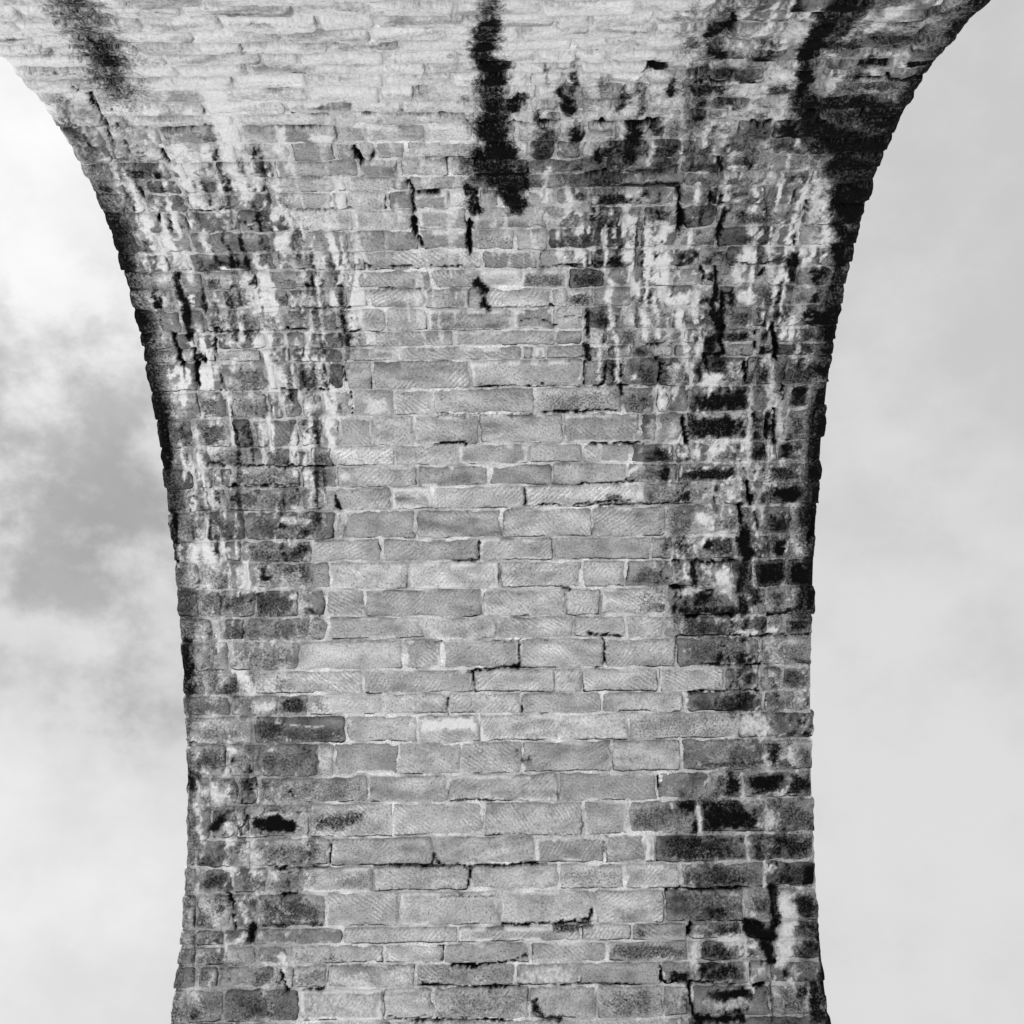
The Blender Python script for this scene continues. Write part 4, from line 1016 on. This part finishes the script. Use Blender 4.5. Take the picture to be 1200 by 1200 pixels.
class NT_:
    def __init__(s, nt): s.nt = nt

    def n(s, tp, **kw):
        q = s.nt.nodes.new(tp)
        for k, v in kw.items():
            setattr(q, k, v)
        return q

    def put(s, sock, v):
        if isinstance(v, (int, float)):
            sock.default_value = v
        elif isinstance(v, tuple):
            sock.default_value = v
        else:
            s.nt.links.new(v, sock)

    def m(s, op, a, b=None, c=None, clamp=False):
        q = s.n('ShaderNodeMath', operation=op, use_clamp=clamp)
        for i, v in enumerate((a, b, c)):
            if v is not None:
                s.put(q.inputs[i], v)
        return q.outputs[0]

    def attr(s, name, vec=False):
        q = s.n('ShaderNodeAttribute', attribute_name=name)
        return q.outputs['Vector'] if vec else q.outputs['Fac']

    def noise(s, vec, scale, detail=4, rough=0.55, sc=(1, 1, 1), off=(0, 0, 0), dist=0.0):
        mp = s.n('ShaderNodeMapping')
        s.put(mp.inputs['Scale'], sc)
        s.put(mp.inputs['Location'], off)
        s.put(mp.inputs[0], vec)
        q = s.n('ShaderNodeTexNoise')
        q.inputs['Scale'].default_value = scale
        q.inputs['Detail'].default_value = detail
        q.inputs['Roughness'].default_value = rough
        q.inputs['Distortion'].default_value = dist
        s.nt.links.new(mp.outputs[0], q.inputs['Vector'])
        return q.outputs[0]

    def smooth(s, v, lo, hi):
        q = s.n('ShaderNodeMapRange', interpolation_type='SMOOTHSTEP')
        s.put(q.inputs[0], v)
        q.inputs[1].default_value, q.inputs[2].default_value = lo, hi
        return q.outputs[0]

    def mix(s, f, a, b):      # scalar mix
        q = s.n('ShaderNodeMix', data_type='FLOAT')
        s.put(q.inputs[0], f)
        s.put(q.inputs[2], a)
        s.put(q.inputs[3], b)
        return q.outputs[0]

    def finish(s, grey, rough=0.92, height=None, strength=0.5, dist=0.02):
        cc = s.n('ShaderNodeCombineColor')
        for i in range(3):
            s.put(cc.inputs[i], grey)
        b = s.n('ShaderNodeBsdfPrincipled')
        s.nt.links.new(cc.outputs[0], b.inputs['Base Color'])
        s.put(b.inputs['Roughness'], rough)
        b.inputs['Specular IOR Level'].default_value = 0.06
        if height is not None:
            bp = s.n('ShaderNodeBump')
            bp.inputs['Strength'].default_value = strength
            bp.inputs['Distance'].default_value = dist
            s.put(bp.inputs['Height'], height)
            s.nt.links.new(bp.outputs[0], b.inputs['Normal'])
        o = s.n('ShaderNodeOutputMaterial')
        s.nt.links.new(b.outputs[0], o.inputs[0])


def masonry_material(name, tooled):
    mat = bpy.data.materials.new(name)
    g = NT_(nodes_of(mat))
    sp = g.attr('sp', True)
    tone, so, li = g.attr('tone'), g.attr('soot'), g.attr('lime')
    grain = g.noise(sp, 55, 4, 0.72)
    brk = g.noise(sp, 30, 5, 0.74, (1.1, 0.9, 1), (2, 6, 0), 0.0)
    base = g.m('MULTIPLY', tone, g.m('ADD', 0.04, g.m('MULTIPLY', grain, 1.92)))
    base = g.m('MULTIPLY', base, g.m('ADD', 0.50, g.m('MULTIPLY', g.smooth(grain, 0.30, 0.44), 0.56)))      # pitted grit
    if tooled:
        tc, ta = g.attr('chisel'), g.attr('tooled')
        line = g.m('MULTIPLY', g.smooth(g.m('SINE', g.m('ADD', tc, g.m('MULTIPLY', brk, 3.0))), 0.35, 0.98), ta)
        base = g.m('MULTIPLY', base, g.m('ADD', 1.0, g.m('MULTIPLY', line, 0.50)))
    lm = g.smooth(g.m('ADD', li, g.m('MULTIPLY', g.m('SUBTRACT', brk, 0.5), 1.35)), 0.12, 0.86)
    lm = g.m('MULTIPLY', lm, g.smooth(li, 0.03, 0.25))
    col = g.mix(lm, base, g.m('ADD', 0.44, g.m('MULTIPLY', grain, 0.62)))
    sn = g.m('ADD', g.m('MULTIPLY', g.m('SUBTRACT', 0.5, brk), 0.70), g.m('MULTIPLY', g.m('SUBTRACT', 0.5, grain), 0.95))
    sm = g.smooth(g.m('ADD', so, sn), 0.08, 0.86)
    sm = g.m('MULTIPLY', sm, g.smooth(so, 0.02, 0.22))
    col = g.mix(sm, col, g.m('MULTIPLY', grain, 0.007))
    g.finish(col, 0.95, grain, 0.7, 0.016)
    return mat


M_STONE = masonry_material('weathered_sandstone', True)
M_MORTAR = masonry_material('lime_mortar', False)


def block_wall_material():
    mat = bpy.data.materials.new('coursed_side_masonry')
    g = NT_(nodes_of(mat))
    tc = g.n('ShaderNodeTexCoord').outputs['Object']
    sep = g.n('ShaderNodeSeparateXYZ')
    g.nt.links.new(tc, sep.inputs[0])
    cb = g.n('ShaderNodeCombineXYZ')
    g.put(cb.inputs[0], g.m('ADD', sep.outputs[1], g.m('MULTIPLY', sep.outputs[0], 1.0)))
    g.put(cb.inputs[1], sep.outputs[2])
    b = g.n('ShaderNodeTexBrick')
    g.nt.links.new(cb.outputs[0], b.inputs[0])
    b.inputs['Color1'].default_value = (0.30, 0.30, 0.30, 1)
    b.inputs['Color2'].default_value = (0.16, 0.16, 0.16, 1)
    b.inputs['Mortar'].default_value = (0.38, 0.38, 0.38, 1)
    b.inputs['Scale'].default_value = 1.0
    b.inputs['Mortar Size'].default_value = 0.014
    b.inputs['Mortar Smooth'].default_value = 0.3
    b.inputs['Brick Width'].default_value = 0.75
    b.inputs['Row Height'].default_value = 0.27
    bw = g.n('ShaderNodeRGBToBW')
    g.nt.links.new(b.outputs[0], bw.inputs[0])
    n1 = g.noise(tc, 2.0, 6, 0.6)
    n2 = g.noise(tc, 30, 5, 0.6)
    col = g.m('MULTIPLY', bw.outputs[0], g.m('ADD', 0.3, g.m('MULTIPLY', n1, 1.3)))
    h = g.m('ADD', g.m('MULTIPLY', b.outputs['Fac'], -1.0), g.m('MULTIPLY', n2, 0.5))
    g.finish(col, 0.93, h, 0.7, 0.03)
    return mat


def ground_material():
    mat = bpy.data.materials.new('pale_gravel')
    g = NT_(nodes_of(mat))
    tc = g.n('ShaderNodeTexCoord').outputs['Object']
    n1 = g.noise(tc, 0.25, 5, 0.6)
    n2 = g.noise(tc, 25, 4, 0.6)
    col = g.m('ADD', 0.38, g.m('MULTIPLY', n1, 0.14))
    col = g.m('MULTIPLY', col, g.m('ADD', 0.75, g.m('MULTIPLY', n2, 0.5)))
    g.finish(col, 0.95, n2, 0.5, 0.03)
    return mat


M_SIDE = block_wall_material()
M_GROUND = ground_material()


# ------------------------------------------------------------------ helpers for objects
def link(name, mesh, parent=None):
    o = bpy.data.objects.new(name, mesh)
    COL.objects.link(o)
    if parent is not None:
        o.parent = parent
    return o


def mesh_from(name, verts, faces, mat, attrs=None, smooth=True):
    me = bpy.data.meshes.new(name)
    me.from_pydata(verts.tolist() if isinstance(verts, np.ndarray) else verts, [], faces.tolist() if isinstance(faces, np.ndarray) else faces)
    me.materials.append(mat)
    for k, v in (attrs or {}).items():
        v = np.asarray(v, dtype=np.float32)
        if v.ndim == 2:
            a = me.attributes.new(k, 'FLOAT_VECTOR', 'POINT')
            a.data.foreach_set('vector', v.ravel())
        else:
            a = me.attributes.new(k, 'FLOAT', 'POINT')
            a.data.foreach_set('value', v)
    if smooth:
        me.polygons.foreach_set('use_smooth', np.ones(len(me.polygons), dtype=bool))
    me.update()
    return me


def grid_faces(nr, nc):
    a = np.arange(nr * nc).reshape(nr, nc)
    return np.stack([a[:-1, :-1], a[:-1, 1:], a[1:, 1:], a[1:, :-1]], -1).reshape(-1, 4)


# ------------------------------------------------------------------ ground
ng = 41
q = np.linspace(-1, 1, ng)
q = np.sign(q) * np.abs(q) ** 3 * 1500
X, Y = np.meshgrid(q, q)
Zg = GROUND_Z + 0.05 * np.sin(X * 0.31 + 1) * np.cos(Y * 0.27) - 0.06 + np.clip(np.hypot(X, Y) - 60, 0, None) * 0.01
gr = link('ground', mesh_from('ground', np.stack([X, Y, Zg], -1).reshape(-1, 3), grid_faces(ng, ng), M_GROUND))
gr['kind'] = 'structure'

# ------------------------------------------------------------------ the viaduct
viaduct = bpy.data.objects.new('viaduct', None)
viaduct.location = (0, 0, GROUND_Z)
COL.objects.link(viaduct)
viaduct['label'] = 'weathered coursed stone viaduct, its tall pier curving up into a soot streaked arch'
viaduct['category'] = 'viaduct'
SHIFT = np.array([0, 0, -GROUND_Z])


# mortar sheets: the bedding behind the stones, one for the pier and one for the arch
def mortar_sheet(name, t0, t1, step):
    nt_ = int((t1 - t0) / step) + 1
    nx_ = int(6.1 / step) + 1
    tt = np.linspace(t0, t1, nt_)
    uu = np.linspace(0, 1, nx_)
    T, U = np.meshgrid(tt, uu, indexing='ij')
    xl, xr = edge_l(T) + 0.014, edge_r(T) - 0.014
    Xm = xl + (xr - xl) * U
    x, t = Xm.ravel(), T.ravel()
    so, sa, li, cr, gm = (sample(f, x, t) for f in (soot, soot_a, lime, crack, grime))
    so = np.maximum(np.maximum(np.maximum(0.95 * so, 0.62 * sample(soot_r, x, t)), 0.6 * sa), cr)
    n = fbm(x, t, 10, 12, 71, 4)
    d = -0.022 + (n - 0.5) * 0.022 - 0.050 * cr - 0.012 * sstep(0.45, 0.75, fbm(x, t, 3, 3, 73, 3))
    v = surf(x, t, d) + SHIFT
    tone = (0.62 - 0.22 * gm) * (0.22 + 1.5 * fbm(x, t, 7, 9, 77, 4))
    tone = tone * (1 + 0.12 * sstep(11.3, 12.3, t))
    sp = np.stack([x, t, np.full_like(x, 40.0)], -1)
    return mesh_from(name, v, grid_faces(nt_, nx_), M_MORTAR, {'sp': sp, 'tone': tone, 'soot': np.clip(so + cr * 0.3, 0, 1), 'lime': li})


pier = link('pier', mortar_sheet('pier', T_BOT, T_SPRING, 0.018), viaduct)
arch = link('arch', mortar_sheet('arch', T_SPRING, T_TOP, 0.018), viaduct)
pier['label'] = 'upright pier face of squared sandstone blocks'
arch['label'] = 'curved arch soffit of coursed sandstone'

rng = random.Random(11)
# courses from the crown down: bed lines as (t at x=-3, t at x=3)
beds = [list(b) for b in BEDS]
joints = [list(j) for j in JOINTS]
top = [beds[0][0] + 0.17, beds[0][1] + 0.17]
lines = [top] + beds
while lines[0][0] < T_TOP - 0.2:
    lines.insert(0, [lines[0][0] + 0.17, lines[0][1] + 0.17])
    js, xx = [], -3.0 + rng.uniform(0, 0.5)
    while xx < 2.8:
        js.append(xx)
        xx += rng.uniform(0.4, 0.8)
    joints.insert(0, js)
while lines[-1][0] > T_BOT + 0.15:
    hgt = min(rng.uniform(0.22, 0.28), max(lines[-1][0] - T_BOT, 0.05))
    lines.append([lines[-1][0] - hgt, lines[-1][1] - hgt])
    js, xx = [], -2.9 + rng.uniform(0.2, 0.5)
    while xx < 2.7:
        js.append(xx)
        xx += rng.uniform(0.35, 0.95)
    joints.append(js)


def bed_t(k, x):
    a, b = lines[k]
    return a + (b - a) * (x + 3) / 6 + (fbm(x, np.full_like(x, k * 3.7), 1.6, 1, 91, 3) - 0.5) * min(0.035, 0.14 * abs(lines[min(k, len(lines) - 2)][0] - lines[min(k, len(lines) - 2) + 1][0]))


def ticks(length, first, step):
    inner = max(length - 2 * first[-1], 0.0)
    n = max(int(round(inner / step)), 1)
    mid = np.linspace(first[-1], length - first[-1], n + 1)
    return np.concatenate([first[:-1], mid, length - np.array(first[:-1])[::-1]])


def make_stone(k, xa, xb, left_end, right_end, sid):
    r = random.Random(sid * 7 + 3)
    lx, lt = xb - xa, 0.0
    xm = (xa + xb) / 2
    gx_, gt_ = r.uniform(0.001, 0.007), r.uniform(0.0005, 0.005)      # half joints
    t_hi = float(bed_t(k, np.array([xm]))[0])
    t_lo = float(bed_t(k + 1, np.array([xm]))[0])
    H = t_hi - t_lo
    if left_end:
        xa = float(edge_l((t_hi + t_lo) / 2)) + r.uniform(-0.006, 0.006) * (1 if t_hi < 9.5 else 0.4)
    else:
        xa += gx_
    if right_end:
        xb = float(edge_r((t_hi + t_lo) / 2)) + r.uniform(-0.020, 0.016) * (1 if t_hi < 9.8 else 0.35)
    else:
        xb -= gx_
    lx = xb - xa
    if lx < 0.03 or H < 0.03:
        return None
    e1, e2 = min(0.010, lx * .1, H * .1), min(0.026, lx * .22, H * .22)
    cu = ticks(lx, [0, e1, e2], 0.022)
    cv = ticks(1.0, [0, e1 / H, e2 / H], 0.022 / H)
    depth_col = np.zeros(len(cu))
    ret = r.choice([0.28, 0.5, 0.62])
    if left_end:
        cu = np.concatenate([[0, 0, 0], cu])
        depth_col = np.concatenate([[-ret, -0.2, -0.09], depth_col])
    if right_end:
        cu = np.concatenate([cu, [lx, lx, lx]])
        depth_col = np.concatenate([depth_col, [-0.09, -0.2, -ret]])
    nr, nc = len(cv), len(cu)
    V, U = np.meshgrid(cv, cu, indexing='ij')
    DC = np.repeat(depth_col[None, :], nr, 0)
    eu_l = U if not left_end else np.full_like(U, 1.0)
    eu_r = (lx - U) if not right_end else np.full_like(U, 1.0)
    ev_b, ev_t = V * H, (1 - V) * H
    edge = np.minimum(np.minimum(eu_l, eu_r), np.minimum(ev_b, ev_t))
    gm = float(sample(grime, np.array([xm]), np.array([(t_hi + t_lo) / 2]))[0])
    # rounded corners in the plane of the face
    rad = min(r.uniform(0.008, 0.036) * (1 + 0.5 * gm), H * 0.35, lx * 0.35)
    P_, Q_ = U - lx / 2, (V - 0.5) * H
    a = np.abs(P_) - (lx / 2 - rad)
    b = np.abs(Q_) - (H / 2 - rad)
    cor = (a > 0) & (b > 0)
    if left_end:
        cor &= P_ > 0
    if right_end:
        cor &= P_ < 0
    l_ = np.hypot(a, b) + 1e-9
    s_ = np.where(cor, np.maximum(a, b) / l_, 1)
    P2 = np.where(cor, np.sign(P_) * ((lx / 2 - rad) + a * s_), P_)
    Q2 = np.where(cor, np.sign(Q_) * ((H / 2 - rad) + b * s_), Q_)
    x = xa + lx / 2 + P2
    vv = Q2 / H + 0.5
    tl, th = bed_t(k + 1, x) + gt_, bed_t(k, x) - gt_
    t = tl + (th - tl) * vv
    tm_ = (t_hi + t_lo) / 2
    if left_end:
        x = x + (edge_l(t) - edge_l(tm_)) * (1 - U / lx)
    if right_end:
        x = x + (edge_r(t) - edge_r(tm_)) * (U / lx)
    # uneven arrises: the outline wanders
    amp = (0.023 + 0.008 * gm) * min(1.0, H / 0.24) * (1.0 if t_hi < 11.2 else 0.6) * np.where(DC < -0.01, 0.3, 1)
    so_ = sid * 1.37
    x = x + (fbm(x + so_, t, 13, 13, 101, 3) - 0.5) * amp * 2 * (1 if not (left_end or right_end) else 0.6)
    t = t + (fbm(x + so_, t, 11, 13, 103, 3) - 0.5) * amp * 1.3
    wear = min(0.034, H * 0.25)
    chip = sstep(0.54, 0.66, fbm(x + so_, t, 15, 17, 111, 3)) * (1 - sstep(0.0, 0.055, edge)) * (0.6 + 0.4 * r.random())
    d = -0.050 * (1 - sstep(0, e1 * 1.4, edge)) - (0.007 + 0.007 * gm) * (1 - sstep(0, wear, edge))
    if left_end:
        d = d - 0.030 * (1 - sstep(0, 0.045, U))
    if right_end:
        d = d - 0.030 * (1 - sstep(0, 0.045, lx - U))
    d = d - 0.026 * chip * (DC > -0.01)
    proud = r.uniform(-0.008, 0.017) + r.uniform(-0.004, 0.006) * gm
    tilt_x, tilt_t = r.uniform(-1, 1) * 0.010, r.uniform(-1, 1) * 0.008
    rough = (fbm(x + so_, t, 8, 10, 107, 4) - 0.5) * (0.016 + 0.022 * gm)
    d = d + np.where(DC < -0.01, 0, proud + tilt_x * P_ / max(lx, 0.1) * 2 + tilt_t * (V - 0.5) * 2 + rough)
    cr = sample(crack, x.ravel(), t.ravel()).reshape(x.shape)
    d = d - 0.030 * cr * (DC > -0.01)
    # on the returns round the corner the bed joints are sunk sideways
    side = (DC < -0.01)
    sink = 0.010 * (1 - sstep(0, e1 * 1.4, np.minimum(ev_b, ev_t)))
    x = np.where(side & (U < lx / 2), x + sink, np.where(side, x - sink, x))
    x = x + np.where(side, (fbm(DC * 3, t, 4, 9, 109, 3) - 0.5) * 0.02, 0)
    xf, tf = x.ravel(), t.ravel()
    co = surf(xf, tf, (d + DC).ravel())
    tm = (t_hi + t_lo) / 2
    tone_c = float(sample(bare, np.array([xm]), np.array([tm]))[0])
    tone = tone_c * (1 + max(-1.7, min(1.9, r.gauss(0, 1))) * (0.13 + 0.12 * gm + (0.07 if 9.8 < tm < 11.8 else 0)))
    n_ = len(xf)
    xs_ = xf + so_
    # bedding of the sandstone: drawn-out bands, stronger in some blocks, and broad blotches
    slope = r.uniform(-0.25, 0.25)
    bed_n = fbm(xs_, tf + slope * xf + 0.5 * (fbm(xs_, tf, 3, 3, 131, 2) - 0.5) * 0.2, 2.2, 16, 133, 4)
    blo_n = fbm(xs_, tf, 7, 8, 137, 4)
    bandy = r.choice([0.3, 0.5, 0.8, 1.3]) * (1.0 if tm < 11.5 else 1.7)
    tn = tone * (1 + bandy * (bed_n - 0.5) + (0.95 + 0.6 * gm) * (blo_n - 0.5))
    ef = edge.ravel()
    so_v, li_v = sample(soot, xf, tf), sample(lime, xf, tf)
    hold = 0.5 + 0.5 * sstep(0.012, 0.045, ef)              # arrises and mortar smears stay paler than the faces
    cr_v = sstep(0.5, 0.9, sample(crack, xf, tf))
    so_v = so_v * np.maximum(cr_v, (0.78 + 0.22 * hold) * r.choice([0.84, 0.95, 1.0]))
    so_v = np.maximum(so_v, sample(soot_r, xf, tf) * hold)
    so_v = np.maximum(so_v, sample(soot_a, xf, tf) * (0.4 + 0.6 * hold) * r.choice([0.6, 0.8, 0.9, 1.0, 1.05]))
    # pale rim of smeared mortar on some blocks, joint shade painted dark along the lower edge of others
    rim = r.choice([0.0, 0.5, 0.8, 1.0]) * (1 - sstep(0.008, r.choice([0.035, 0.045, 0.07]), ef)) * sstep(0.36, 0.60, fbm(xs_, tf, 6, 6, 141, 3))
    li_v = np.maximum(li_v, rim * (1 - 0.6 * gm) * (1 - np.clip(so_v * 1.6, 0, 1)))
    under = (1 - sstep(0.010, 0.034, ev_b.ravel())) * sstep(0.50, 0.60, fbm(xs_, np.full(n_, sid * 0.71), 3.2, 1, 143, 3) + r.uniform(-0.06, 0.10) + (0.09 if 9.4 < tm < 11.9 else 0))
    sidej = (1 - sstep(0.004, 0.018, np.minimum(eu_l, eu_r).ravel())) * (r.random() < 0.35) * sstep(0.4, 0.55, fbm(xs_, tf, 3, 6, 147, 2))
    so_v = np.maximum(so_v, np.maximum(under * 1.0, sidej * 0.95) * (1 if tm < 11.6 else 0.7))
    do_tool = (r.random() < (0.78 if gm < 0.3 else 0.12)) and (t_hi < 10.6)
    ang = r.choice([-1, 1]) * r.uniform(0.5, 1.0)
    ch = (xf * math.sin(ang) + tf * math.cos(ang)) * 185.0 + 7.0 * fbm(xs_, tf, 7, 7, 151, 2)
    tl_a = (r.uniform(0.4, 1.0) if do_tool else 0.0) * sstep(0.46, 0.58, fbm(xs_, tf, 7, 12, 153, 3))
    attrs = {
        'sp': np.stack([xf + so_ % 50, tf, np.full(n_, so_ % 23) - DC.ravel()], -1),
        'tone': np.clip(tn, 0.05, 0.8),
        'soot': so_v,  # soot plus the joint shade painted on lower edges
        'lime': li_v,
        'chisel': ch,
        'tooled': np.full(n_, 1.0) * tl_a,
    }
    return co, grid_faces(nr, nc), attrs, xm, (t_hi + t_lo) / 2, lx * H


stones = []
sid = 0
cam_loc = np.array(CAM['loc'])
for k in range(len(joints)):
    js = [-9.0] + joints[k] + [9.0]
    tmid = (sum(lines[k]) + sum(lines[k + 1])) / 4
    el, er = float(edge_l(tmid)), float(edge_r(tmid))
    js = [el] + [j for j in joints[k] if el + 0.06 < j < er - 0.06] + [er]
    for i in range(len(js) - 1):
        sid += 1
        s = make_stone(k, js[i], js[i + 1], i == 0, i == len(js) - 2, sid)
        if s:
            c = s[0].mean(0)
            size = s[5] / ((c - cam_loc) ** 2).sum()
            if s[4] > 13.2:
                size *= 0.01                 # above the frame
            stones.append((s, size))

arch_st = sorted([q for q in stones if q[0][4] >= T_SPRING], key=lambda q: -q[1])
pier_st = [q for q in stones if q[0][4] < T_SPRING]


def stone_object(name, s, parent):
    co, fc, at = s[0], s[1], s[2]
    org = co.mean(0)
    me = mesh_from(name, co - org, fc, M_STONE, at)
    o = link(name, me, parent)
    o.location = tuple(org + SHIFT)
    return o


for q in pier_st:
    stone_object('stone', q[0], pier)
for q in arch_st[:300]:
    stone_object('voussoir', q[0], arch)
rest = arch_st[300:]
vs, fs, ats, n0 = [], [], {}, 0
for q in rest:
    co, fc, at = q[0][:3]
    vs.append(co + SHIFT)
    fs.append(fc + n0)
    n0 += len(co)
    for a_, v_ in at.items():
        ats.setdefault(a_, []).append(v_)
small = link('small_voussoirs', mesh_from('small_voussoirs', np.concatenate(vs), np.concatenate(fs), M_STONE, {a_: np.concatenate(v_) for a_, v_ in ats.items()}), arch)
small['kind'] = 'stuff'

# ------------------------------------------------------------------ the rest of the structure: side walls, far arch, deck, parapets
DECK = 8.1
PIER_T = 2.2             # pier thickness along the viaduct at its base
tt = np.concatenate([np.linspace(T_BOT, T_SPRING, 24)[:-1], np.linspace(T_SPRING, T_TOP, 40)])
near = surf(np.zeros_like(tt), tt, np.full_like(tt, -0.14))
Y_END = float(near[-1][1])
FAR_END = PIER_T - Y_END


def side_wall(sgn):
    loop = [(float(p[1]), float(p[2]), float(t_)) for p, t_ in zip(near, tt)]
    loop += [(Y_END, DECK, T_TOP), (FAR_END, DECK, T_TOP)]
    loop += [(PIER_T - float(p[1]), float(p[2]), float(t_)) for p, t_ in zip(near[::-1], tt[::-1])]
    co = [Vector((y, z, 0)) for y, z, _ in loop]
    tris = tessellate_polygon([co])
    v = [((float(edge_r(t_)) if sgn > 0 else float(edge_l(t_))) - sgn * 0.035, y, z) for y, z, t_ in loop]
    me = mesh_from('spandrel_wall', np.array(v) + SHIFT, [tuple(q_) for q_ in tris], M_SIDE, smooth=False)
    return link('spandrel_wall', me, viaduct)


side_wall(-1)
side_wall(1)


def box(name, x0, x1, y0, y1, z0, z1, mat, parent):
    v = np.array([(x, y, z) for x in (x0, x1) for y in (y0, y1) for z in (z0, z1)]) + SHIFT
    f = [(0, 1, 3, 2), (4, 6, 7, 5), (0, 4, 5, 1), (2, 3, 7, 6), (0, 2, 6, 4), (1, 5, 7, 3)]
    return link(name, mesh_from(name, v, f, mat, smooth=False), parent)


box('deck', -3.3, 3.3, Y_END, FAR_END, DECK + 0.002, DECK + 0.30, M_SIDE, viaduct)
for sgn in (-1, 1):
    xa, xb = sorted((sgn * 2.9, sgn * 3.25))
    pw = box('parapet', xa, xb, Y_END + 0.01, FAR_END - 0.01, DECK + 0.302, DECK + 1.25, M_SIDE, viaduct)
    xa, xb = sorted((sgn * 2.85, sgn * 3.3))
    box('coping', xa, xb, Y_END + 0.02, FAR_END - 0.02, DECK + 1.252, DECK + 1.42, M_SIDE, pw)

# far face of the pier and the next arch's soffit
v = []
far = surf(np.zeros_like(tt), tt, np.zeros_like(tt))
for i, t_ in enumerate(tt):
    for x_ in np.linspace(float(edge_l(t_)) + 0.01, float(edge_r(t_)) - 0.01, 5):
        v.append((x_, PIER_T - far[i][1], far[i][2]))
link('rear_soffit', mesh_from('rear_soffit', np.array(v) + SHIFT, grid_faces(len(tt), 5), M_SIDE), viaduct)
# cut ends of the built length
for yy in (Y_END, FAR_END):
    zz = float(near[-1][2])
    s_ = 0.012 if yy < 0 else -0.012
    vv = np.array([(-2.95, yy + s_, zz), (2.95, yy + s_, zz), (2.95, yy + s_, DECK), (-2.95, yy + s_, DECK)]) + SHIFT
    link('end_wall', mesh_from('end_wall', vv, [(0, 1, 2, 3)], M_SIDE, smooth=False), viaduct)
